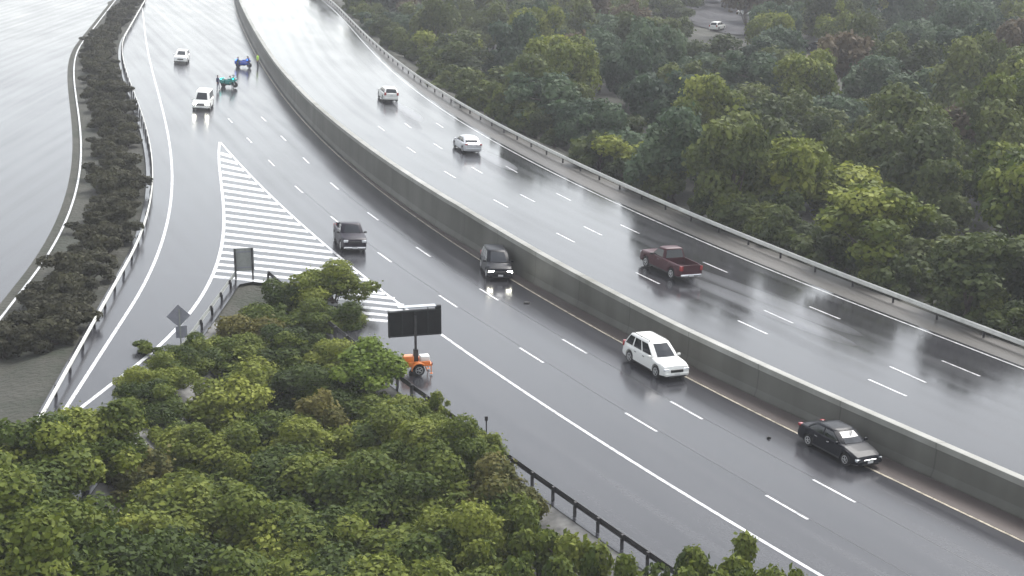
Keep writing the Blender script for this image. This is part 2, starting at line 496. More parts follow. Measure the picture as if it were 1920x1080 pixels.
# painted markings
def strip_mesh(segs, zf, lift=0.008):
    vs, fs = [], []
    for quad in segs:
        k = len(vs)
        for (x, y) in quad: vs.append((x, y, zf(x) + lift))
        fs.append((k, k + 1, k + 2, k + 3))
    return vs, fs

def marks(name, segs, zf, material, lift=0.008):
    vs, fs = strip_mesh(segs, zf, lift)
    me = bpy.data.meshes.new(name); me.from_pydata(vs, [], fs)
    return tag(link_mesh(name, me, material), kind='structure')

def solid_line(fn, ya, yb, w, step=1.5):
    out = []; y = ya
    while y < yb - 1e-6:
        y2 = min(y + step, yb)
        def pt(yy, s):
            sl = (fn(yy + .5) - fn(yy - .5)); n = math.hypot(1, sl)
            return fn(yy) + s * w / 2 / n, yy - s * w / 2 * sl / n
        out.append((pt(y, -1), pt(y, 1), pt(y2, 1), pt(y2, -1))); y = y2
    return out

def dash_line(fn, yref, w, ya, yb, period=12.19, length=3.05):
    # walk along the line by arc length from a surveyed dash start
    out = []
    def step(y, s):
        n = 16
        for _ in range(n):
            sl = fn(y + .5) - fn(y - .5); y += s / n / math.hypot(1, sl)
        return y
    starts = [yref]
    y = yref
    while True:
        y = step(y, period)
        if y > yb: break
        starts.append(y)
    y = yref
    while True:
        y = step(y, -period)
        if y < ya: break
        starts.append(y)
    for y in starts:
        y2 = step(y, -length); ym = (y + y2) / 2
        out += solid_line(fn, y2, ym, w, 9) + solid_line(fn, ym, y, w, 9)
    return out

Wd = 0.17
M['seam'] = simple('dark_tar_seam', (0.018, 0.018, 0.02), 0.3)
for fn_, off_ in ((laneA, .22), (laneB, .22)):
    marks('tar_seam', solid_line(lambda yy, f=fn_, o=off_: f(yy) + o + .05 * math.sin(yy * .6) * math.sin(yy * .17), 40, 135, 0.045, 1.5), zl, M['seam'], 0.005)
marks('lane_dashes', dash_line(laneA, at(1054, 636)[1], Wd, 40, 172), zl, M['white_mark'])
marks('lane_dashes', dash_line(laneB, at(972, 652)[1], Wd, 40, 172), zl, M['white_mark'])
marks('lane_dashes', dash_line(laneC, at(1380, 601, ZR)[1], Wd, 40, 172), zr, M['white_mark'])
marks('lane_dashes', dash_line(laneD, at(1433, 582, ZR)[1], Wd, 40, 172), zr, M['white_mark'])
marks('lane_dashes', dash_line(laneE, at(1519, 575, ZR)[1], Wd, 40, 172), zr, M['white_mark'])
apex = at(412, 266)[1]
marks('edge_line', solid_line(hatchL, 40, apex, 0.22), zl, M['white_mark'])
marks('edge_line', solid_line(rampR, NOSE - 62, apex, 0.24), zl, M['white_mark'])
marks('edge_line', solid_line(rampL, 40, 380, 0.22), zl, M['white_mark'])
marks('edge_line', solid_line(medL, 40, 380, 0.17), zl, M['yellow_mark'])
marks('edge_line', solid_line(edgeR, 40, 380, 0.17), zr, M['white_mark'])
segs = []
py = 289.0
for i in range(26):
    yy = at(440, py)[1]
    a = rampR(yy) + 0.1; b = hatchL(yy - 1.5) - 0.1
    if yy > NOSE: lo = a
    else: lo = max(a, railN(yy) + 0.2)
    if b - lo > 0.3:
        w = .42 * 11.6 * (yy * yy + CAM_H ** 2) / (FPX * CAM_H); dy = -1.5 * (b - lo) / max(b - a, .1)
        n = max(1, int((b - lo) / 2.5))
        for k in range(n):
            xa = lo + (b - lo) * k / n; xb = lo + (b - lo) * (k + 1) / n
            ya_ = yy + dy * k / n; yb_ = yy + dy * (k + 1) / n
            segs.append(((xa, ya_ - w / 2), (xb, yb_ - w / 2), (xb, yb_ + w / 2), (xa, ya_ + w / 2)))
    py += 11.6
marks('gore_hatching', segs, zl, M['white_mark'], 0.006)

def added_road_x(y): return min(rampG(y) - 5.6, -30.0)  # invented wet road, added at far left for its pale sky reflection
vs_, fs_, uv_ = [], [], []
sy_ = [60 + i * 3 for i in range(115)]
for y in sy_:
    for i in range(9):
        x = added_road_x(y) - 40 * i / 8
        vs_.append((x, y, ground_z(x, y) + (.14 if i else -.1))); uv_.append((x, y))
for j in range(len(sy_) - 1):
    for i in range(8):
        k = j * 9 + i; fs_.append((k, k + 9, k + 10, k + 1))
me = bpy.data.meshes.new('added_pale_road'); me.from_pydata(vs_, [], fs_)
ul = me.uv_layers.new(name='UVMap')
for lp in me.loops: ul.data[lp.index].uv = uv_[lp.vertex_index]
tag(link_mesh('added_pale_road', me, M['road'], smooth=True), kind='structure')

def added_road_line(off, ya, yb, w, on=1e9, gap=0):
    vs, fs = [], []; y = ya
    while y < yb:
        e = min(y + (on if gap else yb), yb); yy = y
        while yy < e - .01:
            y2 = min(yy + 2, e); k = len(vs)
            for q, s_ in ((yy, -1), (yy, 1), (y2, 1), (y2, -1)):
                x = added_road_x(q) - off + s_ * w / 2; vs.append((x, q, ground_z(added_road_x(q) - 8, q) + .155))
            fs.append((k, k + 1, k + 2, k + 3)); yy = y2
        y = e + gap if gap else yb
    me = bpy.data.meshes.new('edge_line'); me.from_pydata(vs, [], fs)
    tag(link_mesh('edge_line', me, M['white_mark']), kind='structure')
added_road_line(1.2, 70, 330, .18)  # line that makes the added pale sheet read as a road

# ------------------------------------------------------------------ median wall
def loft(name, ysl, prof, material, parent=None, smooth=False):
    """prof(y) -> [(x,z)...]; uv = (distance along, height)"""
    vs, fs, uvs = [], [], []
    for y in ysl:
        pr = prof(y); u = 0
        for i, (x, z) in enumerate(pr):
            if i: u += math.hypot(x - pr[i - 1][0], z - pr[i - 1][1])
            vs.append((x, y, z)); uvs.append((y * 1.1, u))
    n = len(pr)
    for j in range(len(ysl) - 1):
        for i in range(n - 1):
            k = j * n + i; fs.append((k, k + n, k + n + 1, k + 1))
    fs.append(tuple(range(n))); k = (len(ysl) - 1) * n; fs.append(tuple(range(k + n - 1, k - 1, -1)))
    me = bpy.data.meshes.new(name); me.from_pydata(vs, [], fs)
    ul = me.uv_layers.new(name='UVMap')
    for lp in me.loops: ul.data[lp.index].uv = uvs[lp.vertex_index]
    me.validate()
    return link_mesh(name, me, material, parent, smooth)

mw = empty('median_wall', (0, 0, 0))
tag(mw, 'long grey stained concrete median wall with pale cap between the two wet carriageways', 'wall')
def wprof(y):
    w = wallX(y); g = zl(w); t = g + wallH(y) - 0.34
    return [(w - 0.12, g - 0.3), (w - 0.12, g + 0.12), (w, g + 0.5), (w + 0.08, t), (w + 0.50, t), (w + 0.62, g + ZR + 0.25), (w + 0.62, g + ZR - 0.4)]
loft('wall', yl_all, wprof, M['wall'], mw)
def cprof(y):
    w = wallX(y); t = zl(w) + wallH(y)
    return [(w + 0.03, t - 0.335), (w + 0.03, t - 0.02), (w + 0.06, t), (w + 0.54, t), (w + 0.57, t - 0.02), (w + 0.57, t - 0.335)]
loft('cap', yl_all, cprof, M['cap'], mw)

# ------------------------------------------------------------------ guard rails
def guard_rail(fn, ya, yb, zf, label, beam_h, beam_mat, side, post_step=3.0, group=None, w=0.30):
    g = empty('guard_rail', (0, 0, 0))
    tag(g, label, 'guard rail', group)
    ysl = list(np.arange(ya, yb, 1.5)) + [yb]
    def prof(y):
        x = fn(y); z = zf(x) + beam_h
        s = side * 1.0
        d = 0.04
        return [(x, z - w), (x + s * d, z - w * .83), (x + s * d, z - w * .6), (x, z - w * .5), (x + s * d, z - w * .4), (x + s * d, z - w * .17), (x, z),
                (x - s * .03, z), (x - s * .005 + s * d - s * .03, z - w * .2), (x - s * .03, z - w * .5), (x - s * .005 + s * d - s * .03, z - w * .8), (x - s * .03, z - w)]
    loft('rail_beam', ysl, prof, beam_mat, g)
    y = ya + 0.4; first = None
    while y < yb:
        x = fn(y) - side * 0.12; z = zf(fn(y))
        if first is None:
            bm = bmesh.new()
            box(bm, (0, 0, -0.1), (0.16, 0.05, beam_h * 2 - 0.05 - 0.1), 0.006)
            bm.verts.ensure_lookup_table()
            me_bm = bm
            o = from_bm('post', me_bm, M['post'], g)
            bm2 = bmesh.new(); box(bm2, (side * 0.03, 0, beam_h - w / 2), (0.12, 0.15, 0.28), 0.008)
            blk = from_bm('spacer_block', bm2, M['post'], o)
            first = o
        else:
            o = copy_tree(first, g)
        o.location = (x, y, z)
        sl = fn(y + .5) - fn(y - .5)
        o.rotation_euler = (0, 0, -math.atan(sl))
        y += post_step * (1 / math.hypot(1, fn(y + .5) - fn(y - .5)))
    return g

guard_rail(railR, 60, 330, zr, 'pale steel guard rail along the far right edge under the wooded slope', 0.80, M['steel'], -1, 4.2, w=0.34)
guard_rail(railN, 46, NOSE, zl, 'dark guard rail on posts between the main road and the foreground trees', 0.72, M['dark_steel'], 1, 1.9)
guard_rail(railV, 60, NOSE, zl, 'dark guard rail with closely spaced posts on the inner side of the ramp', 0.60, M['sign_back'], -1, 3.2)
guard_rail(rampG, 50, 300, zl, 'pale guard rail along the outer left edge of the ramp', 0.75, M['steel'], 1, 4.2)

# ------------------------------------------------------------------ vehicles
def surf(bm, rings):
    n = len(rings[0]); vr = [[bm.verts.new(p) for p in r] for r in rings]
    for a, b in zip(vr[:-1], vr[1:]):
        for i in range(n - 1):
            try: bm.faces.new((a[i], a[i + 1], b[i + 1], b[i]))
            except ValueError: pass
    return vr

def quad_panel(bm, p, off, t=0.006, inset=0.0):
    """thin panel on a four-cornered surface, standing `off` proud along its normal"""
    p = [Vector(q) for q in p]
    nrm = (p[1] - p[0]).cross(p[3] - p[0]).normalized()
    top = [bm.verts.new(q + nrm * (off + t)) for q in p]; bot = [bm.verts.new(q + nrm * (off - 0.03)) for q in p]
    bm.faces.new(top)
    for i in range(4):
        bm.faces.new((bot[i], bot[(i + 1) % 4], top[(i + 1) % 4], top[i]))
    bm.faces.new(bot[::-1])

WHEELS = {}
def wheel_parts(r, w):
    key = (round(r, 3), round(w, 3))
    if key in WHEELS: return WHEELS[key]
    bm = bmesh.new()
    lathe(bm, [(r * .60, -w / 2 + .01), (r * .93, -w / 2), (r, -w / 2 + .04), (r, w / 2 - .04), (r * .93, w / 2), (r * .60, w / 2 - .01)], 26)
    bmesh.ops.recalc_face_normals(bm, faces=bm.faces[:])
    mt = bpy.data.meshes.new('tyre'); bm.to_mesh(mt); bm.free(); mt.materials.append(M['tyre'])
    bm = bmesh.new()
    lathe(bm, [(r * .62, -w / 2 - .002), (r * .66, w / 2 + .004), (r * .56, w / 2 + .006), (r * .50, w / 2 - .03), (r * .16, w / 2 - .02), (r * .12, w / 2 + .004)], 20)
    for k in range(5):
        a = 2 * math.pi * k / 5
        tube(bm, (r * .1 * math.cos(a), w / 2 - .005, r * .1 * math.sin(a)), (r * .58 * math.cos(a), w / 2 - .004, r * .58 * math.sin(a)), r * .07, r * .055, 6)
    bmesh.ops.recalc_face_normals(bm, faces=bm.faces[:])
    mr = bpy.data.meshes.new('rim'); bm.to_mesh(mr); bm.free(); mr.materials.append(M['rim'])
    for m_ in (mt, mr):
        for p in m_.polygons: p.use_smooth = False
    WHEELS[key] = (mt, mr)
    return mt, mr

def vehicle(name, label, cat, px, py, zf, heading, L, W, H, paint, kind='suv', lights=False, zoff=0.0, group=None, rails=False, sub=None):
    """x forward, y left, z up; (px,py) surveyed ground point, heading = yaw of +x"""
    x, y = at(px, py, zoff)
    root = empty(name, (x, y, zf(x) + 0.01), heading)
    # lean with the cross fall
    root.rotation_mode = 'XYZ'
    nrm = Vector((-TA, 0, 1)).normalized()
    f = Vector((math.cos(heading), math.sin(heading), TA * math.cos(heading))).normalized()
    lft = nrm.cross(f).normalized()
    root.rotation_euler = Matrix((f, lft, nrm)).transposed().to_euler()
    tag(root, label, cat, group)
    h2, w2 = L / 2, W / 2
    r = 0.37 if kind != 'sedan' else 0.325
    if kind == 'pickup': r = 0.39
    clr = {'sedan': .19, 'suv': .24, 'pickup': .32, 'van': .24}[kind]
    xf, xr = h2 - L * .185, -h2 + L * .2
    if kind == 'sedan':
        top = [(-h2, .62), (-h2 + .04, .92), (-h2 + .25, 1.0), (-h2 + .95, 1.02), (-.1 * L, .98), (.2 * L, .96), (.26 * L, .93), (h2 - .5, .80), (h2 - .12, .66), (h2 - .02, .55), (h2, .45)]
        gh = dict(b0=-h2 + .55, t0=-h2 + 1.35, t1=.06 * L, b1=.24 * L, bz=.95)
    elif kind == 'suv':
        top = [(-h2, .70), (-h2 + .03, 1.0), (-h2 + .12, 1.08), (-.1 * L, 1.06), (.2 * L, 1.06), (.25 * L, 1.04), (h2 - .5, .97), (h2 - .14, .86), (h2 - .03, .66), (h2, .5)]
        gh = dict(b0=-h2 + .10, t0=-h2 + .58, t1=.045 * L, b1=.245 * L, bz=1.05)
    elif kind == 'van':
        top = [(-h2, .8), (-h2 + .03, 1.1), (-.1 * L, 1.15), (.25 * L, 1.14), (.32 * L, 1.1), (h2 - .35, .98), (h2 - .1, .86), (h2 - .02, .66), (h2, .5)]
        gh = dict(b0=-h2 + .05, t0=-h2 + .16, t1=.18 * L, b1=.335 * L, bz=1.1)
    else:
        top = [(-h2, .7), (-h2 + .02, 1.2), (-.1 * L, 1.2), (-.04 * L, 1.2), (.17 * L, 1.2), (.21 * L, 1.19), (h2 - .3, 1.12), (h2 - .08, 1.0), (h2 - .02, .75), (h2, .55)]
        gh = dict(b0=-.09 * L, t0=-.055 * L, t1=.10 * L, b1=.215 * L, bz=1.17)
    tx, tz = zip(*top)
    bed = (-h2 + .10, -.095 * L) if kind == 'pickup' else None
    stn = sorted(set([round(v, 4) for v in list(np.linspace(-h2, h2, 34)) + [a for a, _ in top] + [c + r * 1.14 * math.cos(t) for c in (xf, xr) for t in np.linspace(0, math.pi, 13)] +
                      ([bed[0] - .02, bed[0], bed[1], bed[1] + .02] if bed else [])]))
    rings = []
    for s in stn:
        zt = float(np.interp(s, tx, tz))
        q = abs(s) / h2
        w = w2 * (1 - .13 * q ** 7)
        zb = clr + .10 * q ** 8
        arch = 0
        for c in (xf, xr):
            d = abs(s - c)
            if d < r * 1.13: arch = max(arch, r + math.sqrt(max(0, (r * 1.14) ** 2 - d * d)) - .01)
        zb2 = max(zb, min(arch, zt - .12))
        hh = zt - zb2
        half = [(0, zb2), (w * .86, zb2), (w * .985, zb2 + min(.05, hh * .2)), (w * 1.0, zb2 + hh * .45), (w * .985, zb2 + hh * .74), (w * .955, zt - .045), (w * .90, zt - .005)]
        if bed and bed[0] <= s <= bed[1]: half += [(w * .84, zt - .005), (w * .82, zt - .48), (0, zt - .48)]
        else: half += [(w * .84, zt + .004), (w * .5, zt + .025), (0, zt + .032)]
        ring = [(s, -yy, zz) for yy, zz in half] + [(s, yy, zz) for yy, zz in half[::-1]][1:]
        rings.append(ring)
    bm = bmesh.new(); vr = surf(bm, rings)
    for rg in (vr[0], vr[-1]):
        bm.faces.new(rg[:-1] if (rg[0].co - rg[-1].co).length < 1e-6 else rg)
    bmesh.ops.remove_doubles(bm, verts=bm.verts[:], dist=1e-4)
    body = from_bm('body', bm, paint, root, smooth=True)
    em = body.modifiers.new('split', 'EDGE_SPLIT'); em.split_angle = math.radians(38)
    # cabin
    wb, wt = w2 * .90, w2 * .74
    rz = H - .04
    bz = gh['bz']
    gr = []
    for k in range(9):
        t = k / 8
        zz = bz - .02 + (rz - bz + .02) * t
        e = t ** 1.15
        x0 = gh['b0'] + (gh['t0'] - gh['b0']) * e; x1 = gh['b1'] + (gh['t1'] - gh['b1']) * e
        ww = wb + (wt - wb) * t ** 1.25
        c = .14
        gr.append([(x0, -ww + c, zz), (x0 + c * .6, -ww, zz), (x1 - c, -ww, zz), (x1, -ww + c * 1.6, zz), (x1 + .05, 0, zz), (x1, ww - c * 1.6, zz), (x1 - c, ww, zz), (x0 + c * .6, ww, zz), (x0, ww - c, zz), (x0 - .02, 0, zz), (x0, -ww + c, zz)])
    for (sc, dz) in ((.93, .03), (.6, .05)):
        cx = (gh['t0'] + gh['t1']) / 2
        gr.append([(cx + (p[0] - cx) * sc, p[1] * sc, rz + dz) for p in gr[8]])
    bm = bmesh.new(); vr = surf(bm, gr); bm.faces.new(vr[-1][:-1])
    bmesh.ops.remove_doubles(bm, verts=bm.verts[:], dist=1e-4)
    roof = from_bm('roof', bm, paint, root, smooth=True)
    em = roof.modifiers.new('split', 'EDGE_SPLIT'); em.split_angle = math.radians(50)
    # windows
    def side(t, zf_, s):     # point on side at fraction t along, zf_ height fraction
        e = zf_ ** 1.15
        x0 = gh['b0'] + (gh['t0'] - gh['b0']) * e + .1; x1 = gh['b1'] + (gh['t1'] - gh['b1']) * e - .14
        ww = wb + (wt - wb) * zf_ ** 1.25
        return (x0 + (x1 - x0) * t, s * ww, bz - .02 + (rz - bz + .02) * zf_)
    splits = [(.04, .47), (.53, .97)] if kind != 'suv' and kind != 'van' else [(.03, .27), (.32, .60), (.65, .97)]
    if kind == 'pickup': splits = [(.06, .97)]
    for s in (-1, 1):
        for (a, b) in splits:
            bm = bmesh.new()
            for z0, z1 in ((.12, .5), (.5, .86)):
                p = [side(a, z0, s), side(b, z0, s), side(b, z1, s), side(a, z1, s)]
                if s > 0: p = [p[1], p[0], p[3], p[2]]
                quad_panel(bm, p, .004)
            from_bm('window', bm, M['glass'], root)
    def endp(z0, z1, front, ins):
        out = []
        for zz in (z0, z1):
            e = zz ** 1.15
            xx = (gh['b1'] + (gh['t1'] - gh['b1']) * e) if front else (gh['b0'] + (gh['t0'] - gh['b0']) * e)
            ww = (wb + (wt - wb) * zz ** 1.25) - ins
            out.append((xx, ww, bz - .02 + (rz - bz + .02) * zz))
        return out
    for front in (True, False):
        bm = bmesh.new()
        for z0, z1 in ((.10, .5), (.5, .9)):
            (xa, wa, za), (xb, wb2, zb_) = endp(z0, z1, front, .25 if front else .16)
            if front:
                for sgn in (-1, 1):
                    quad_panel(bm, [(xa + .05, 0, za), (xa, sgn * wa, za), (xb, sgn * wb2, zb_), (xb + .05, 0, zb_)][::1 if sgn > 0 else -1], .005)
            else:
                quad_panel(bm, [(xa, wa, za), (xa, -wa, za), (xb, -wb2, zb_), (xb, wb2, zb_)], .022)
        from_bm('windscreen' if front else 'rear_window', bm, M['glass'], root)
    # wheels
    mt, mr = wheel_parts(r, .22)
    for c in (xf, xr):
        for s in (-1, 1):
            wo_ = bpy.data.objects.new('wheel', None); COL.objects.link(wo_); wo_.parent = root
            wo_.location = (c, s * (w2 - .13), r); wo_.rotation_euler = (0, 0, 0 if s > 0 else math.pi)
            for nm, m_ in (('tyre', mt), ('rim', mr)):
                o = bpy.data.objects.new(nm, m_); COL.objects.link(o); o.parent = wo_
    # front
    hz = float(np.interp(h2 - .1, tx, tz)) - .12
    lm = M['lamp_on'] if lights else M['lens']
    for s in (-1, 1):
        bm = bmesh.new(); box(bm, (h2 - .16, s * (w2 * .70), hz), (.26, .40 if kind != 'pickup' else .34, .15 if kind != 'pickup' else .2), .04)
        from_bm('headlight', bm, lm, root, True)
        bm = bmesh.new(); box(bm, (-h2 + .10, s * (w2 * .80), .92 if kind == 'sedan' else 1.0), (.2, .24, .15 if kind == 'sedan' else .34), .03)
        from_bm('tail_light', bm, M['red_lens'], root, True)
        bm = bmesh.new(); box(bm, (gh['b1'] - .28, s * (w2 + .07), bz + .06), (.12, .22, .15), .045)
        tube(bm, (gh['b1'] - .28, s * (w2 - .12), bz), (gh['b1'] - .28, s * (w2 + .05), bz + .03), .03)
        from_bm('wing_mirror', bm, paint if kind != 'pickup' else M['trim'], root, True)
    bm = bmesh.new(); box(bm, (h2 - .045, 0, hz - .06), (.14, W * .44, .17), .025)
    for k in range(3): box(bm, (h2 + .028, 0, hz - .11 + k * .05), (.012, W * .42, .012))
    from_bm('grille', bm, M['trim'] if kind != 'sedan' else M['chrome'], root)
    bm = bmesh.new(); box(bm, (h2 - .06, 0, .40), (.22, W * .84, .20), .06)
    from_bm('front_bumper', bm, paint if kind in ('suv', 'sedan', 'van') else M['chrome'], root, True)
    bm = bmesh.new(); box(bm, (h2 - .02, 0, .29), (.16, W * .62, .10), .02)
    from_bm('air_dam', bm, M['trim'], root)
    bm = bmesh.new(); box(bm, (-h2 + .06, 0, .48), (.22, W * .86, .22), .06)
    from_bm('rear_bumper', bm, paint if kind in ('suv', 'sedan', 'van') else M['chrome'], root, True)
    bm = bmesh.new(); box(bm, (h2 + .055, 0, .42), (.012, .36, .13))
    from_bm('number_plate', bm, M['plate'], root)
    bm = bmesh.new(); box(bm, (-h2 - .03 if kind != 'pickup' else -h2 - .052, 0, .82 if kind != 'pickup' else .5), (.012, .36, .13))
    from_bm('number_plate', bm, M['plate'], root)
    bm = bmesh.new()
    for s in (-1, 1): box(bm, (0, s * (w2 - .015), clr + .07), (xf - xr - 2.3 * r, .05, .09), .015)
    from_bm('sill_trim', bm, M['trim'], root)
    bm = bmesh.new(); box(bm, (0, 0, clr + .02), (L * .9, W * .72, .1))
    from_bm('underbody', bm, M['trim'], root)
    for s in (-1, 1):
        bm = bmesh.new()
        for hx in ((.02 * L, -.17 * L) if kind != 'pickup' else (.02 * L,)): box(bm, (hx, s * (w2 * .985 + .01), bz - .16), (.2, .035, .035), .01)
        from_bm('door_handle', bm, M['trim'] if paint is M['white_paint'] else M['chrome'], root)
    if rails:
        for s in (-1, 1):
            bm = bmesh.new()
            tube(bm, (gh['t0'] + .15, s * wt * .86, rz + .09), (gh['t1'] - .1, s * wt * .86, rz + .09), .022)
            for xx in (gh['t0'] + .15, (gh['t0'] + gh['t1']) / 2, gh['t1'] - .1): tube(bm, (xx, s * wt * .86, rz), (xx, s * wt * .86, rz + .09), .02)
            from_bm('roof_rail', bm, M['trim'], root)
    return root

def yaw(fn, y, towards=True):
    sl = fn(y + 1) - fn(y - 1)       # dx over 2 m
    a = math.atan2(2.0, sl)
    return a + math.pi if towards else a
D = math.radians
vehicle('sedan', 'black sedan with chrome front stopped beside the median wall, nearest to the camera', 'car', 1571, 850, zl, yaw(hatchL, 75), 4.75, 1.86, 1.46, M['black_paint'], 'sedan')
vehicle('suv', 'white sport utility vehicle with dark windows next to the median wall', 'car', 1227, 691, zl, yaw(hatchL, 86), 4.8, 1.94, 1.80, M['white_paint'], 'suv', rails=True)
vehicle('suv', 'black sport utility vehicle with lit headlights driving towards the camera by the wall', 'car', 929, 512, zl, D(-90 + 9), 4.6, 1.9, 1.76, M['black_paint'], 'suv', lights=True)
vehicle('pickup_truck', 'dark purple grey pickup truck beside the white hatched gore', 'truck', 655, 460, zl, D(-90 + 15), 5.0, 1.95, 1.80, M['purple_paint'], 'pickup')
vehicle('van', 'white van with lit headlights approaching just left of the motorcycles', 'van', 381, 202, zl, D(-90 + 4), 4.9, 2.0, 2.0, M['white_paint'], 'van', lights=True)
vehicle('car', 'small white hatchback, farthest approaching vehicle on the left carriageway', 'car', 341, 116, zl, D(-90 + 6), 4.4, 1.85, 1.62, M['white_paint'], 'suv')
vehicle('pickup_truck', 'maroon pickup truck throwing up spray on the right carriageway', 'truck', 1255, 511, zr, yaw(laneD, 108, False), 5.5, 2.0, 1.86, M['maroon_paint'], 'pickup', zoff=ZR)
vehicle('car', 'silver car on the right carriageway ahead of the maroon pickup truck', 'car', 875, 281, zr, yaw(laneD, 155, False), 4.6, 1.85, 1.5, M['silver_paint'], 'sedan', zoff=ZR)
vehicle('car', 'white car farthest away on the right carriageway', 'car', 727, 187, zr, yaw(laneD, 185, False), 4.6, 1.85, 1.6, M['white_paint'], 'suv', zoff=ZR)

# ------------------------------------------------------------------ people
def person(label, px, py, facing, cloth, legs, pose='stand', group=None, vest=None, h=1.76):
    x, y = at(px, py)
    k = h / 1.76
    pts = {}; 
    lean = {'stand': 0.0, 'bend': 0.42, 'reach': 0.18}[pose]
    def tp(xx, yy, zz):          # lean the trunk forward above the hips
        if zz > .95:
            d = zz - .95
            return (xx + math.sin(lean) * d, yy, .95 + math.cos(lean) * d)
        return (xx, yy, zz)
    V, Ed, R = [], [], []
    def add(p, r, parent=None):
        V.append(tuple(c * k for c in p)); R.append(r * k)
        if parent is not None: Ed.append((parent, len(V) - 1))
        return len(V) - 1
    pel = add((0, 0, .95), .135)
    wai = add(tp(.01, 0, 1.10), .125, pel)
    che = add(tp(.01, 0, 1.30), .15, wai)
    nb = add(tp(0, 0, 1.47), .075, che)
    nt_ = add(tp(.02, 0, 1.54), .055, nb)
    h1 = add(tp(.035, 0, 1.60), .085, nt_)
    h2_ = add(tp(.03, 0, 1.68), .095, h1)
    h3 = add(tp(.02, 0, 1.745), .06, h2_)
    nose = add(tp(.13, 0, 1.63), .016, h1)
    for s in (-1, 1):
        sh = add(tp(0, s * .19, 1.42), .062, che)
        fw = {'stand': .05, 'bend': .22, 'reach': .20}[pose]
        el = add(tp(fw * .3, s * .26, 1.14), .045, sh)
        wr = add(tp(fw + .06, s * .26, .915 + (.16 if pose == 'reach' else 0)), .030, el)
        pa = add((V[wr][0] / k + .03, V[wr][1] / k, V[wr][2] / k - .07), .035, wr)
        for f in range(4):
            b = (V[pa][0] / k - .03 + f * .02, V[pa][1] / k, V[pa][2] / k - .05)
            kn = add(b, .0095, pa)
            add((b[0] + .008, b[1] - s * .012, b[2] - (.05, .06, .055, .042)[f]), .008, kn)
        add((V[wr][0] / k + .065, V[wr][1] / k - s * .01, V[wr][2] / k - .075), .01, wr)
        hp = add((0, s * .095, .88), .10, pel)
        kn = add((.03 + (.05 if s > 0 else -.02), s * .12, .49), .062, hp)
        an = add((.0 + (.06 if s > 0 else -.06), s * .13, .09), .043, kn)
        he = add((-.04 + (.06 if s > 0 else -.06), s * .135, .045), .042, an)
        add((.17 + (.06 if s > 0 else -.06), s * .15, .035), .034, an)
    me = bpy.data.meshes.new('body_skel'); me.from_pydata(V, Ed, [])
    o = bpy.data.objects.new('tmp', me); COL.objects.link(o)
    o.modifiers.new('skin', 'SKIN')
    for i, sv in enumerate(me.skin_vertices[0].data):
        sv.radius = (R[i], R[i]); sv.use_root = (i == 0)
    sd = o.modifiers.new('sub', 'SUBSURF'); sd.levels = 1; sd.render_levels = 1
    dg = bpy.context.evaluated_depsgraph_get(); dg.update()
    bme = bpy.data.meshes.new_from_object(o.evaluated_get(dg))
    bpy.data.objects.remove(o)
    bme.name = 'person'
    bme.materials.clear()
    for m_ in (cloth, legs, M['skin'], M['trim']): bme.materials.append(m_)
    nk = Vector(V[nt_])
    wrs = [Vector(V[i]) for i in range(len(V)) if abs(R[i] - .030 * k) < 1e-6]
    for p in bme.polygons:
        c = p.center; p.use_smooth = True
        if c.z < .085 * k: p.material_index = 3
        elif (c - Vector(V[h2_])).length < .17 * k and c.z > nk.z - .01: p.material_index = 2
        elif min((c - w_).length for w_ in wrs) < .2 * k and c.z < min(w_.z for w_ in wrs) - .005: p.material_index = 2
        elif c.z < .93 * k and abs(c.y) < .235 * k: p.material_index = 1
        else: p.material_index = 0
    ob = bpy.data.objects.new('person', bme); COL.objects.link(ob)
    ob.location = (x, y, zl(x) + .012); ob.rotation_euler = (0, 0, facing)
    tag(ob, label, 'person', group)
    bm = bmesh.new()
    bmesh.ops.create_icosphere(bm, subdivisions=2, radius=.115 * k)
    for v in list(bm.verts):
        v.co.x *= 1.0; v.co.z *= .95
    bmesh.ops.delete(bm, geom=[v for v in bm.verts if v.co.z < -.02 * k and v.co.x > -.03 * k], context='VERTS')
    bmesh.ops.translate(bm, vec=Vector(V[h2_]) + Vector((-.012, 0, .012)), verts=bm.verts[:])
    from_bm('hair', bm, M['hair'], ob, True)
    bm = bmesh.new()
    hd = Vector(V[h1])
    for s in (-1, 1):
        box(bm, hd + Vector((.085 * k, s * .035 * k, .035 * k)), (.012, .022, .012))
    from_bm('eyes', bm, M['hair'], ob)
    if vest is not None:
        bm = bmesh.new()
        rings = []
        for (zz, a, b) in ((1.02, .155, .185), (1.12, .15, .18), (1.25, .165, .2), (1.38, .165, .205), (1.46, .10, .15)):
            rg = []
            for i in range(17):
                t = 2 * math.pi * i / 16
                rg.append(tuple(k * q for q in tp(.01 + a * math.cos(t), b * math.sin(t), zz)))
            rings.append(rg)
        surf(bm, rings); bmesh.ops.remove_doubles(bm, verts=bm.verts[:], dist=1e-4)
        from_bm('safety_vest', bm, vest, ob, True)
    return ob

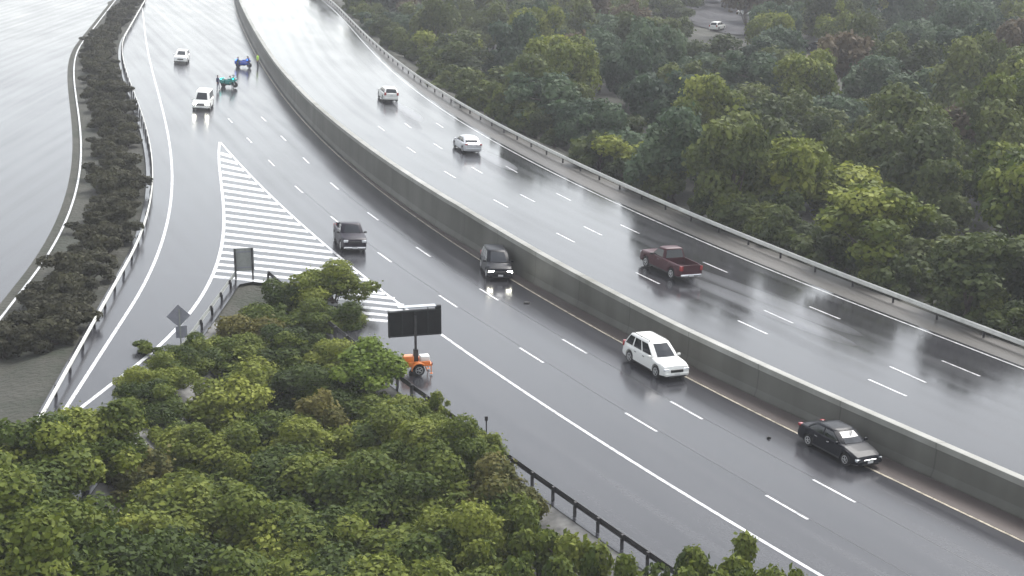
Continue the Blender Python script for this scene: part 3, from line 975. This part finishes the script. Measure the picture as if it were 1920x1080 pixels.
def motorcycle(label, px, py, rz, paint, group, lamp):
    x, y = at(px, py)
    root = empty('motorcycle', (x, y, zl(x) + .012), rz); root.scale = (1.15, 1.2, 1.15)
    tag(root, label, 'motorcycle', group)
    r = .32
    for xx in (.74, -.72):
        w = bpy.data.objects.new('wheel', None); COL.objects.link(w); w.parent = root; w.location = (xx, 0, r)
        bm = bmesh.new(); lathe(bm, [(r * .72, -.06), (r * .95, -.065), (r, -.03), (r, .03), (r * .95, .065), (r * .72, .06)], 22); from_bm('tyre', bm, M['tyre'], w)
        bm = bmesh.new(); lathe(bm, [(r * .74, -.045), (r * .66, -.02), (r * .16, -.05), (r * .16, .05), (r * .66, .02), (r * .74, .045)], 18); from_bm('rim', bm, M['rim'], w)
    bm = bmesh.new()
    box(bm, (.0, 0, .42), (.52, .34, .34), .06); tube(bm, (-.1, -.2, .3), (-.85, -.22, .36), .05, .06); box(bm, (-.35, 0, .42), (.6, .1, .08), .02)
    from_bm('engine', bm, M['trim'], root)
    bm = bmesh.new(); box(bm, (.18, 0, .84), (.62, .34, .30), .11, seg=3); from_bm('fuel_tank', bm, paint, root, True)
    bm = bmesh.new(); box(bm, (-.42, 0, .80), (.78, .30, .14), .05); box(bm, (-.74, 0, .92), (.14, .26, .14), .04); from_bm('seat', bm, M['trim'], root, True)
    bm = bmesh.new(); box(bm, (.66, 0, .92), (.36, .52, .52), .13, Matrix.Rotation(D(-18), 3, 'Y'), 3); box(bm, (.45, 0, .55), (.5, .44, .36), .08)
    box(bm, (.02, 0, .58), (1.05, .46, .5), .1); from_bm('fairing', bm, paint, root, True)
    bm = bmesh.new(); box(bm, (.62, 0, 1.27), (.03, .40, .34), .01, Matrix.Rotation(D(-32), 3, 'Y')); from_bm('windscreen', bm, M['glass'], root)
    bm = bmesh.new(); tube(bm, (.42, -.4, 1.08), (.5, 0, 1.05), .018); tube(bm, (.42, .4, 1.08), (.5, 0, 1.05), .018); from_bm('handlebar', bm, M['trim'], root)
    for s in (-1, 1):
        bm = bmesh.new(); tube(bm, (.74, s * .1, r), (.5, s * .1, 1.0), .03); from_bm('fork', bm, M['chrome'], root)
        bm = bmesh.new(); box(bm, (-.72, s * .32, .66), (.52, .24, .40), .06); from_bm('pannier', bm, paint, root, True)
    bm = bmesh.new(); box(bm, (.86, 0, .95), (.08, .22, .14), .03); from_bm('headlight', bm, M['lens'], root)
    bm = bmesh.new(); box(bm, (-.98, 0, .8), (.06, .2, .08), .015); from_bm('tail_light', bm, M['red_lens'], root)
    for xx, zz in ((-.86, .95), (.66, .98)):
        for s in (-1, 1):
            bm = bmesh.new(); box(bm, (xx, s * .24, zz), (.16, .14, .14), .03); tube(bm, (xx, s * .2, zz - .2), (xx, s * .22, zz - .05), .02)
            from_bm('warning_lamp', bm, lamp, root)
    return root

motorcycle('teal motorcycle with lit lamps on the wet lanes, nearer of the two motorcycles', 430, 164, D(-20), M['teal_paint'], None, emit('lit_cyan_lamp', (0.0, 0.75, 0.65), 1.2))
motorcycle('blue motorcycle with lit lamps near the person in a yellow green vest', 457, 127, D(-15), M['blue_paint'], None, emit('lit_blue_lamp', (0.03, 0.16, 1.0), 1.6))
person('person in dark navy clothes standing at the left end of the teal motorcycle', 409, 168, D(-30), M['navy'], M['navy'], 'stand')
person('person in a teal jacket leaning over the teal motorcycle', 437, 168, D(170), M['teal'], M['dark_cloth'], 'bend')
person('person in dark green clothes bending over the left side of the blue motorcycle', 446, 131, D(-40), M['green_cloth'], M['navy'], 'reach')
person('person in dark purple clothes standing at the right side of the blue motorcycle', 468, 130, D(180), M['purple'], M['navy'], 'reach')
person('person in a yellow green safety vest and dark trousers standing by the wall', 484, 126, D(190), M['hivis'], M['dark_cloth'], 'stand', vest=M['hivis'], h=1.9)

# ------------------------------------------------------------------ message board trailer
bx, by = at(779, 696)
mb = empty('message_board', (bx, by, zl(bx) + .005), D(14))
tag(mb, 'portable message board on an orange trailer, seen from behind, on the road shoulder', 'message board')
bm = bmesh.new(); box(bm, (0, 0, 2.92), (3.0, .22, 1.46), .03); o_panel = from_bm('display_panel', bm, M['board'], mb)
bm = bmesh.new()
for xx in (-1.5, 1.5): box(bm, (xx, -.02, 2.92), (.07, .29, 1.56), .01)
for zz in (2.20, 3.64): box(bm, (0, -.02, zz), (2.92, .29, .07), .01)
for xx in (-.75, .0, .75): box(bm, (xx, -.135, 2.92), (.06, .05, 1.36), .01)
from_bm('frame', bm, M['board_frame'], o_panel)
bm = bmesh.new(); box(bm, (0, -.20, 1.9), (.13, .13, 3.0), .02); box(bm, (0, -.2, .95), (.26, .26, .9), .02); from_bm('mast', bm, M['dark_steel'], mb)
bm = bmesh.new(); box(bm, (.15, .1, 3.88), (2.2, .62, .05), .01, Matrix.Rotation(D(-4), 3, 'X')); so_ = from_bm('solar_panel', bm, M['solar'], mb); so_.location = (0, 0, -.02)
bm = bmesh.new()
for xx in (-.6, .8): tube(bm, (xx, .05, 3.64), (xx, .1, 3.82), .03)
from_bm('panel_bracket', bm, M['board_frame'], mb)
bm = bmesh.new(); box(bm, (1.38, 0, 3.78), (.34, .22, .2), .03); from_bm('control_box', bm, M['board'], mb)
bm = bmesh.new()
box(bm, (0, -.2, .52), (1.75, .95, .10), .02); box(bm, (0, -.62, .62), (1.5, .12, .28), .02); box(bm, (0, .25, .62), (1.5, .12, .28), .02)
box(bm, (-1.15, -.2, .50), (1.0, .12, .12), .02)
from_bm('trailer_frame', bm, M['orange'], mb)
bm = bmesh.new(); box(bm, (-.45, -.2, .82), (.6, .55, .45), .05); from_bm('battery_box', bm, M['orange'], mb, True)
bm = bmesh.new(); box(bm, (.5, -.2, .80), (.55, .6, .40), .05); from_bm('tool_box', bm, M['white_paint'], mb, True)
for s in (-1, 1):
    w = bpy.data.objects.new('wheel', None); COL.objects.link(w); w.parent = mb; w.location = (.05, -.2 + s * .68, .33)
    mt, mr = wheel_parts(.33, .2)
    for nm, m_ in (('tyre', mt), ('rim', mr)):
        o = bpy.data.objects.new(nm, m_); COL.objects.link(o); o.parent = w
        if s < 0: o.rotation_euler = (0, 0, math.pi)
    bm = bmesh.new()
    rr = []
    for k in range(9):
        a = math.pi * (k / 8)
        rr.append([(.05 + .45 * math.cos(a), -.2 + s * .68 - .14, .33 + .45 * math.sin(a)), (.05 + .45 * math.cos(a), -.2 + s * .68 + .14, .33 + .45 * math.sin(a)),
                   (.05 + .41 * math.cos(a), -.2 + s * .68 + .14, .33 + .41 * math.sin(a)), (.05 + .41 * math.cos(a), -.2 + s * .68 - .14, .33 + .41 * math.sin(a)), (.05 + .45 * math.cos(a), -.2 + s * .68 - .14, .33 + .45 * math.sin(a))])
    surf(bm, rr); bmesh.ops.remove_doubles(bm, verts=bm.verts[:], dist=1e-4)
    from_bm('fender', bm, M['orange'], mb)
    bm = bmesh.new(); box(bm, (.86, -.2 + s * .42, .6), (.06, .18, .14), .02); from_bm('tail_light', bm, M['dark_red'], mb)
    for sx in (-.8, .8):
        bm = bmesh.new(); tube(bm, (sx, -.2 + s * .46, .0), (sx, -.2 + s * .46, .6), .03); box(bm, (sx, -.2 + s * .46, .02), (.16, .16, .03)); from_bm('jack_stand', bm, M['orange'], mb)

# ------------------------------------------------------------------ signs seen from behind
sx, sy = at(459, 523)
gs = empty('gore_sign', (sx, sy, zl(sx) - .12), D(12))
tag(gs, 'tall grey back of an exit sign on two posts at the gore nose', 'sign')
bm = bmesh.new(); box(bm, (0, 0, 1.50), (1.36, .03, 1.62), .006); o = from_bm('sign_panel', bm, M['sign_back'], gs)
bm = bmesh.new()
for zz in (.95, 2.05): box(bm, (0, -.035, zz), (1.3, .04, .07))
from_bm('stiffener', bm, M['sign_grey'], o)
for xx in (-.6, .56):
    bm = bmesh.new(); box(bm, (xx, -.105, 1.10), (.12, .10, 2.44), .01); from_bm('post', bm, M['dark_steel'], gs)
sx, sy = at(338, 650)
ds = empty('warning_sign', (sx, sy, zl(sx) - .1), D(16))
tag(ds, 'grey back of a diamond warning sign with a plate below it beside the ramp', 'sign')
bm = bmesh.new(); box(bm, (0, 0, 1.98), (.98, .02, .98), .004, Matrix.Rotation(D(45), 3, 'Y') if False else None)
bmesh.ops.rotate(bm, cent=(0, 0, 1.98), matrix=Matrix.Rotation(D(45), 3, 'Y'), verts=bm.verts[:])
from_bm('sign_panel', bm, M['sign_grey'], ds)
bm = bmesh.new(); box(bm, (.12, -.004, 1.0), (.66, .02, .72), .004); from_bm('speed_plate', bm, M['sign_grey'], ds)
bm = bmesh.new(); box(bm, (0.05, -.06, 1.15), (.08, .06, 2.5), .006); from_bm('post', bm, M['sign_back'], ds)

# small marker posts along the near guard rail
def marker(label, px, py):
    x, y = at(px, py)
    r_ = empty('marker_post', (x, y, ground_z(x, y)))
    tag(r_, label, 'marker post')
    bm = bmesh.new(); box(bm, (0, 0, .6), (.07, .03, 1.3), .006); from_bm('post', bm, M['post'], r_)
    bm = bmesh.new(); box(bm, (0, 0, 1.28), (.17, .045, .24), .01); from_bm('reflector', bm, M['dark_steel'], r_)
marker('thin dark marker post at the tree tips above the near guard rail', 912, 822)

# debris on the road
def debris(name, label, px, py, m_, sx_, sy_, sz_, seed):
    x, y = at(px, py)
    rr = random.Random(seed)
    bm = bmesh.new(); bmesh.ops.create_icosphere(bm, subdivisions=2, radius=1)
    for v in bm.verts:
        f_ = rr.uniform(.7, 1.2)
        v.co = Vector((v.co.x * sx_ * f_, v.co.y * sy_ * f_, max(0, v.co.z * sz_ * f_)))
    o = from_bm(name, bm, m_); o.location = (x, y, zl(x) + .006); o.rotation_euler = (0, 0, rr.uniform(0, 3))
    tag(o, label, 'debris')
debris('road_debris', 'black scrap of rubber lying on the wet lane below the black sport utility vehicle', 987, 569, M['rubber'], .28, .16, .14, 1)
debris('road_debris', 'small black scrap on the wet lane left of the black sedan', 1441, 822, M['rubber'], .16, .12, .12, 2)
debris('leaf_litter', 'brown heap of wet leaves on the reddish shoulder at the foot of the wall', 1130, 591, M['litter'], .5, .28, .12, 3)

# ------------------------------------------------------------------ trees
def crown_mesh(name, seed, R, Hc, lobes, leaves, size, material, sparse=0.0):
    r = np.random.default_rng(seed)
    # foliage masses strung along uneven limbs, so that the outline stays ragged
    nl = int(r.integers(8, 13))
    az = r.uniform(0, 2 * math.pi, nl); ev = r.uniform(-.35, 1.35, nl); ln = r.uniform(.45, 1.12, nl)
    li = r.integers(0, nl, lobes)
    t_ = r.uniform(.35, 1.0, lobes) ** .6
    dirs = np.stack([np.cos(az) * np.cos(ev), np.sin(az) * np.cos(ev), np.sin(ev)], 1)
    c = dirs[li] * (ln[li] * t_)[:, None] + r.normal(0, .2, (lobes, 3))
    c = c * [R * .9, R * .9, Hc * .46]
    c[:, 2] += Hc * .42
    c[:, 2] *= Hc * .86 / max(c[:, 2].max(), .1)
    lr = (.14 + .30 * r.uniform(0, 1, lobes) ** 1.4) * R
    an = r.uniform(.7, 1.35, (lobes, 3))
    wgt = lr ** 2; wgt /= wgt.sum()
    idx = r.choice(lobes, leaves, p=wgt)
    d = r.normal(0, 1, (leaves, 3)); d[:, 2] += .25; d /= np.linalg.norm(d, axis=1)[:, None]
    rad = lr[idx] * (r.uniform(.6, 1.0, leaves) ** .5 + r.normal(0, .05, leaves))
    pos = c[idx] + d * rad[:, None] * an[idx] * [1, 1, .8] + r.normal(0, .035 * R, (leaves, 3)) * r.choice([.4, 1, 2.2], (leaves, 1), p=[.5, .35, .15])
    nr = d + r.normal(0, .55, (leaves, 3)) + [0, 0, .35]; nr /= np.linalg.norm(nr, axis=1)[:, None]
    a = np.cross(nr, r.normal(0, 1, (leaves, 3))); a /= np.linalg.norm(a, axis=1)[:, None]
    b = np.cross(nr, a)
    s = size * (.5 + 1.1 * r.uniform(0, 1, leaves) ** 1.6)
    a *= (s * .5)[:, None]; b *= (s * .36)[:, None]
    n = nr * (s * .10)[:, None]
    v = np.empty((leaves, 4, 3))
    v[:, 0] = pos - a; v[:, 1] = pos - b * 1.0 + n; v[:, 2] = pos + a; v[:, 3] = pos + b + n
    me = bpy.data.meshes.new(name)
    me.vertices.add(leaves * 4); me.vertices.foreach_set('co', v.reshape(-1))
    me.loops.add(leaves * 4); me.loops.foreach_set('vertex_index', np.arange(leaves * 4, dtype=np.int32))
    me.polygons.add(leaves); me.polygons.foreach_set('loop_start', np.arange(0, leaves * 4, 4, dtype=np.int32))
    me.polygons.foreach_set('loop_total', np.full(leaves, 4, dtype=np.int32))
    me.update(calc_edges=True)
    tone = np.clip(r.uniform(0, 1, lobes)[idx] * .62 + r.uniform(0, .38, leaves), 0, 1)  # clump tones spread wide to imitate bright tips and shaded hollows
    at_ = me.attributes.new('leaf_tone', 'FLOAT', 'FACE'); at_.data.foreach_set('value', tone.astype(np.float32))
    me.materials.append(material)
    return me, c, lr

def trunk_mesh(name, seed, base_h, c, Hc, r0):
    rr = random.Random(seed)
    bm = bmesh.new()
    p = Vector((0, 0, -1.5)); rad = r0 * 1.25
    pts = [p]
    for k in range(1, 7):
        q = Vector((rr.uniform(-.12, .12) * k * .5, rr.uniform(-.12, .12) * k * .5, base_h * k / 5 if k < 5 else base_h + Hc * .25 * (k - 4)))
        tube(bm, pts[-1], q, rad, rad * .84, 7); rad *= .84; pts.append(q)
    for k in range(min(9, len(c))):
        e = Vector(c[k]) + Vector((0, 0, base_h))
        s = pts[rr.choice((3, 4, 5, 5, 6))]
        mid = s.lerp(e, .55) + Vector((0, 0, -.15))
        tube(bm, s, mid, r0 * .36, r0 * .22, 5); tube(bm, mid, e, r0 * .22, r0 * .06, 5)
    me = bpy.data.meshes.new(name); bmesh.ops.recalc_face_normals(bm, faces=bm.faces[:]); bm.to_mesh(me); bm.free()
    me.materials.append(M['bark'])
    return me

KIND = {}
def tree_kind(key, seed, R, Hc, base_h, lobes, leaves, size, material):
    cm, c, lr = crown_mesh('crown', seed, R, Hc, lobes, leaves, size, material)
    tm = trunk_mesh('trunk', seed, base_h, c, Hc, .12 + R * .035)
    KIND[key] = (cm, tm, base_h, R, Hc)
NEAR_N, FAR_N = 6, 7
for i in range(NEAR_N): tree_kind(('near', i), 100 + i, 3.2, 5.6, 1.0, 38, 18000, .265, M['leaf'])
for i in range(FAR_N): tree_kind(('far', i), 200 + i, 3.6, 6.8, 1.0, 36, 10500, .38, M['leaf_far'])
for i in range(2): tree_kind(('bright', i), 300 + i, 2.8, 4.8, 1.0, 32, 14000, .27, M['leaf_bright'])
for i in range(2): tree_kind(('gold', i), 320 + i, 2.6, 4.6, 1.0, 30, 13000, .27, M['leaf_gold'])
for i in range(2): tree_kind(('rust', i), 340 + i, 3.4, 6.2, 1.0, 40, 5600, .5, M['leaf_rust'])
for i in range(3): tree_kind(('blue', i), 360 + i, 3.5, 6.8, 1.0, 36, 10000, .38, M['leaf_blue'])
for i in range(3): tree_kind(('yellowfar', i), 380 + i, 3.4, 6.4, 1.0, 34, 10500, .37, M['leaf'])
for i in range(3): tree_kind(('under', i), 440 + i, 2.2, 3.4, .15, 30, 4200, .4, M['leaf_far'])
M['leaf_dark'] = leaf_mat('dull brown green leaves', [(0.022, 0.022, 0.013), (0.036, 0.036, 0.020), (0.052, 0.050, 0.028), (0.07, 0.07, 0.035)])
for i in range(3): tree_kind(('verge', i), 460 + i, 1.6, 1.9, .1, 18, 2600, .26, M['leaf_dark'])
for i in range(3): tree_kind(('shrub', i), 400 + i, 1.6, 1.9, .25, 14, 3000, .24, M['leaf'])

def tree(key, x, y, z, height, width, label, group=None, name='tree', cat='tree', rz=None):
    cm, tm, bh, R, Hc = KIND[key]
    s = width / R; sz = height / (bh + Hc * .96)
    sz = min(max(sz, s * .72), s * 1.35); z = z + height - sz * (bh + Hc * .96)
    r = empty(name, (x, y, z), random.uniform(0, 6.28) if rz is None else rz)
    r.scale = (s, s, sz)
    tag(r, label, cat, group)
    for nm, m_, zz in (('trunk', tm, 0), ('crown', cm, bh)):
        o = bpy.data.objects.new(nm, m_); COL.objects.link(o); o.parent = r; o.location = (0, 0, zz)
    return r

# foreground thicket: (pixel x, pixel y of the tree top, distance, crown radius, kind, label)
G1 = 'leafy green trees filling the thicket between ramp and road'
L1 = 'leafy green tree within the dense foreground thicket between ramp and road'
FG = [
 (620,498,97,2.3,'near','green tree standing right behind the gore sign against the hatching'),
 (545,528,96,1.8,'near',None),(500,545,93,1.7,'near',None),(640,560,92,2.0,'near',None),
 (455,598,89,2.0,'gold','olive gold tinted tree top left of the thicket below the gore sign'),(550,600,88,2.4,'near',None),(630,640,85,2.2,'near',None),
 (400,650,84,1.9,'near',None),(500,650,84,2.2,'near',None),(345,690,81,1.5,'near',None),
 (676,655,79.5,2.05,'bright','bright yellow green tree beside the orange trailer'),
 (590,735,75,1.7,'gold','golden brown tree in the middle of the foreground thicket'),
 (258,735,77,1.4,'near',None),(420,720,77,2.4,'near',None),(510,745,74,2.0,'near',None),
 (740,745,73,2.2,'near',None),(660,770,73,2.2,'near',None),(810,790,70,2.0,'near',None),
 (870,795,68.5,1.6,'near','green tree reaching out over the near guard rail'),
 (330,780,71,2.4,'near',None),(925,870,65,1.6,'gold','golden tinted tree nearest to the near guard rail'),(840,880,65,2.2,'near',None),
 (470,830,68,2.4,'near',None),(590,850,66,2.3,'near',None),(710,870,65,2.4,'near',None),
 (250,835,66,2.0,'gold','golden brown tree at the left side of the thicket near the ramp'),(370,900,62,2.5,'near',None),
 (490,940,60,2.5,'near',None),(620,960,59,2.5,'near',None),(760,960,59,2.4,'near',None),(870,960,59,1.9,'near',None),
 (240,950,59,2.4,'near',None),(330,1010,55,2.5,'near',None),(450,1030,54,2.5,'near',None),(580,1040,53,2.6,'near',None),(710,1040,53,2.5,'near',None),(830,1050,53,2.2,'near',None),
 (470,690,83,2.0,'near',None),(560,690,81,2.1,'near',None),(615,700,79,1.9,'near',None),(520,640,86,2.0,'near',None),(440,770,75,2.2,'near',None),(560,790,72,2.1,'near',None),(390,800,70,2.2,'near',None),(700,805,71,2.1,'near',None),(785,850,67,2.0,'near',None),(300,880,64,2.3,'near',None),(455,640,86,1.6,'near',None),(590,560,92,2.0,'near',None),
 (330,700,80,1.5,'near',None),(300,735,77,1.6,'near',None),(362,662,83,1.3,'near',None),(285,765,74,1.8,'near',None),(757,722,76,1.8,'near',None),(800,765,73.5,1.7,'near',None),(885,800,69,1.7,'near',None),(690,720,77,2.0,'near',None),(930,915,63,1.8,'near',None),
 (60,800,60,2.6,'near',None),(150,770,64,2.2,'near',None),(30,900,54,2.6,'near',None),(130,900,57,2.6,'near',None),(180,1000,52,2.6,'near',None),(60,1020,49,2.6,'near',None),(-40,850,56,2.6,'near',None),
]
for i, (px, py, y, w, kd, lab) in enumerate(FG):
    x, zt = at_dist(px, py, y)
    if not lab: zt += random.uniform(-1.1, .5)
    g = ground_z(x, y)
    n = {'near': NEAR_N, 'gold': 2, 'bright': 2}[kd]
    tree((kd, i % n), x, y, g, max(1.5, zt - g), min(w * 1.15, .5 + 1.0 * max(1.5, zt - g)), lab or L1, G1 if not lab else None)

SH = [(905,1030,56.5,1.3),(985,985,58.5,1.1),(1050,1000,57,1.2),(1120,1045,55.5,1.1),(1200,1075,54,1.0),(960,1060,54,1.6),(1290,1050,55,.5),(1385,1035,54.5,.7),(1430,1066,53,.6),(1040,1070,53.5,1.4),(1330,1078,53,.6),
      (268,650,84,.9),(690,640,86,.8),(980,940,61,.6),(1010,1000,58,.7),(820,745,75.5,.5)]
for i, (px, py, y, w) in enumerate(SH):
    x, zt = at_dist(px, py, y); g = ground_z(x, y)
    tree(('shrub', i % 3), x, y, g, max(.8, zt - g), min(1.3, max(w, (zt - g) * .5)), 'low green shrub on the bank along the near guard rail', 'low shrubs along the near guard rail', 'shrub', 'shrub')

# wooded slope right of the motorway
LOT = []                       # places kept clear: local road and paved lots seen through the trees
def px_of(x, y, z):
    c, s = math.cos(PITCH), math.sin(PITCH)
    zz = z - CAM_H; d = y * c - zz * s; u = y * s + zz * c
    return 960 + FPX * x / d, 540 - FPX * u / d

pts = []
tries = 0
while tries < 26000 and len(pts) < 275:
    tries += 1
    y = random.uniform(84, 400); 
    lo = railR(y) + 4.2; hi = .345 * y + 9
    x = random.uniform(lo, hi)
    gz = ground_z(x, y)
    h = random.uniform(5.5, 11.5) * (0.80 if x - lo < 5 else 1.0)
    u, v = px_of(x, y, gz + h * .6)
    u2, v2 = px_of(x, y, gz + h)
    # keep the local road with its parked cars open to view
    if 1285 < u < 1342 and v2 < 46 and v > -10: continue
    if 1330 < u < 1600 and abs(v2 - (30 + (u - 1380) * .5)) < 9 and v2 < 140: continue
    if 1575 < u < 1625 and 60 < v2 < 92: continue
    pr = 4.6 * FPX / math.hypot(y, CAM_H)
    if any(abs(u - cu) < pr * .55 + 6 and v2 - 6 < cv < v + pr * .2 and y < cy for cu, cv, cy in ((1535, 100, 262), (1402, 26, 330), (1345, 56, 305), (1648, 42, 320))): continue
    sp = 5.4 if y < 140 else 6.6 if y < 220 else 8.6
    if all((x - a) ** 2 + (y - b) ** 2 > sp * sp for a, b, *_ in pts):
        pts.append((x, y, gz, h, u, v))
LBL = {'far': 'dull green tree on the wooded slope beyond the right guard rail', 'yellowfar': 'lighter yellowish green tree on the wooded slope beyond the right guard rail',
       'blue': 'bluish green tree on the wooded slope beyond the right guard rail', 'rust': 'rust brown tinted tree on the wooded slope beyond the right guard rail'}
GRP = {'far': 'dull green trees of the right slope', 'yellowfar': 'yellowish green trees of the right slope', 'blue': 'bluish green trees of the right slope', 'rust': 'rust tinted trees of the right slope'}
for i, (x, y, z, h, u, v) in enumerate(pts):
    t = random.random()
    if y < 135: kd = 'yellowfar' if t < .55 else 'far'
    elif y < 190: kd = 'far' if t < .5 else 'yellowfar' if t < .8 else 'rust' if t < .83 else 'blue'
    else: kd = 'far' if t < .45 else 'blue' if t < .8 else 'rust' if t < .84 else 'yellowfar'
    n = {'far': FAR_N, 'yellowfar': 3, 'blue': 3, 'rust': 2}[kd]
    tree((kd, i % n), x, y, z, h, random.uniform(3.6, 5.0), LBL[kd], GRP[kd])

n_us = 0
for i in range(3000):
    if n_us >= 110: break
    y = 82 + 230 * random.random() ** 1.6
    ww = random.uniform(1.4, 2.4)
    x = railR(y) + ww * 1.15 + .9 + random.random() * 2.6
    tree(('under', n_us % 3), x, y, ground_z(x, y), ww * random.uniform(1.3, 1.7), ww, 'dull green bush growing up against the right guard rail', 'bushes behind the right guard rail', 'bush', 'bush')
    n_us += 1

# verge left of the ramp
k = 0
for i in range(4000):
    if k >= 190: break
    y = 84 + 230 * random.random() ** 1.25; g = rampG(y)
    x = random.uniform(max(g - 5.4, added_road_x(y) + .5), g - 1.5)
    if any((x - a) ** 2 + (y - b) ** 2 < 1.1 for a, b in LOT): continue
    LOT.append((x, y)); k += 1
    w_ = random.uniform(.9, 1.6)
    tree(('verge', k % 3), x, y, ground_z(x, y), w_ * random.uniform(.7, 1.2), w_, 'dark low shrub on the narrow verge left of the ramp', 'low shrubs left of the ramp', 'shrub', 'shrub')

# ------------------------------------------------------------------ local road and parked cars seen through the trees, upper right
def flat_at(px, py, z):
    dx, dy, dz = ray(px, py); t = (z - CAM_H) / dz
    return dx * t, dy * t
def poly_sheet(name, pix, material, lift):
    vs = []
    for (a, b) in pix:
        x, y = flat_at(a, b, 0.0)
        for _ in range(4): x, y = flat_at(a, b, ground_z(x, y))
        vs.append((x, y))
    # fine patch draped over the ground
    bm = bmesh.new()
    f_ = bm.faces.new([bm.verts.new((x, y, 0)) for x, y in vs])
    bmesh.ops.triangulate(bm, faces=[f_])
    bmesh.ops.subdivide_edges(bm, edges=bm.edges[:], cuts=14, use_grid_fill=True)
    for v in bm.verts: v.co.z = ground_z(v.co.x, v.co.y) + lift
    return tag(from_bm(name, bm, material), kind='structure')
poly_sheet('local_road', [(1265,-8),(1345,-8),(1372,18),(1450,48),(1530,92),(1600,118),(1596,132),(1520,110),(1440,66),(1350,62),(1300,50)], M['lot'], .22)
poly_sheet('parking_lot', [(1565,70),(1600,62),(1640,92),(1630,112),(1590,100)], M['lot'], .25)
def far_car(label, px, py, head, paint, kind='sedan'):
    x, y = flat_at(px, py, 0)
    for _ in range(5): x, y = flat_at(px, py, ground_z(x, y))
    z = ground_z(x, y)
    r_ = vehicle('parked_car', label, 'car', 960, 540, zl, head, 4.5, 1.82, 1.48 if kind == 'sedan' else 1.7, paint, kind)
    r_.location = (x, y, z + .26); r_.rotation_euler = (0, 0, head)
far_car('dark car with bright windscreen on the local road behind the wooded slope', 1535, 106, D(-35), M['black_paint'])
far_car('white car at the top of the local road behind the wooded slope', 1402, 30, D(-30), M['white_paint'])
far_car('white car half hidden by a tree at the edge of the paved lot', 1345, 59, D(60), M['white_paint'], 'suv')
far_car('white car alone near the top right among the far trees', 1648, 44, D(80), M['white_paint'], 'suv')

# ------------------------------------------------------------------ spray behind the moving vehicles and the misty air
def volume_mat(name, dens, col=(0.95, 0.96, 1.0)):
    m = bpy.data.materials.new(name); m.use_nodes = True
    nt = m.node_tree; nt.nodes.clear()
    v = nt.nodes.new('ShaderNodeVolumePrincipled'); o = nt.nodes.new('ShaderNodeOutputMaterial')
    v.inputs['Color'].default_value = (*col, 1); v.inputs['Density'].default_value = dens
    nt.links.new(v.outputs[0], o.inputs['Volume'])
    return m

def spray(label, px, py, length, width, height, dens, fn):
    x, y = at(px, py, ZR)
    bm = bmesh.new(); bmesh.ops.create_icosphere(bm, subdivisions=3, radius=1)
    for v in bm.verts:
        t = (1 - v.co.x) / 2                     # widens away from the vehicle
        v.co = Vector((v.co.x * length / 2, v.co.y * width / 2 * (.45 + .7 * t), max(-.9, v.co.z) * height / 2 * (.6 + .5 * t)))
    me = bpy.data.meshes.new('spray'); bm.to_mesh(me); bm.free()
    o = link_mesh('spray', me, volume_mat('water_spray', dens))
    o.location = (x, y, zr(x) + height / 2 * .92); o.rotation_euler = (0, math.atan(0), yaw(fn, y, False))
    tag(o, label, 'spray', None, 'stuff')
spray('pale water spray trail off the left wheels of the maroon pickup truck', 1385, 571, 24, 1.1, .8, 0.20, laneD)
spray('pale water spray trail off the right wheels of the maroon pickup truck', 1402, 556, 24, 1.1, .8, 0.20, laneD)
spray('pale water spray trailing behind the silver car', 922, 303, 14, 1.5, .8, 0.18, laneD)
spray('pale water spray trailing behind the farthest car on the right carriageway', 762, 213, 16, 1.5, .8, 0.18, laneD)

HAZE = 0.0004
if HAZE > 0:
    bm = bmesh.new(); box(bm, (0, 0, 10), (1900, 1900, 42))
    me = bpy.data.meshes.new('haze'); bm.to_mesh(me); bm.free()
    tag(link_mesh('haze', me, volume_mat('misty_air', HAZE)), kind='stuff')
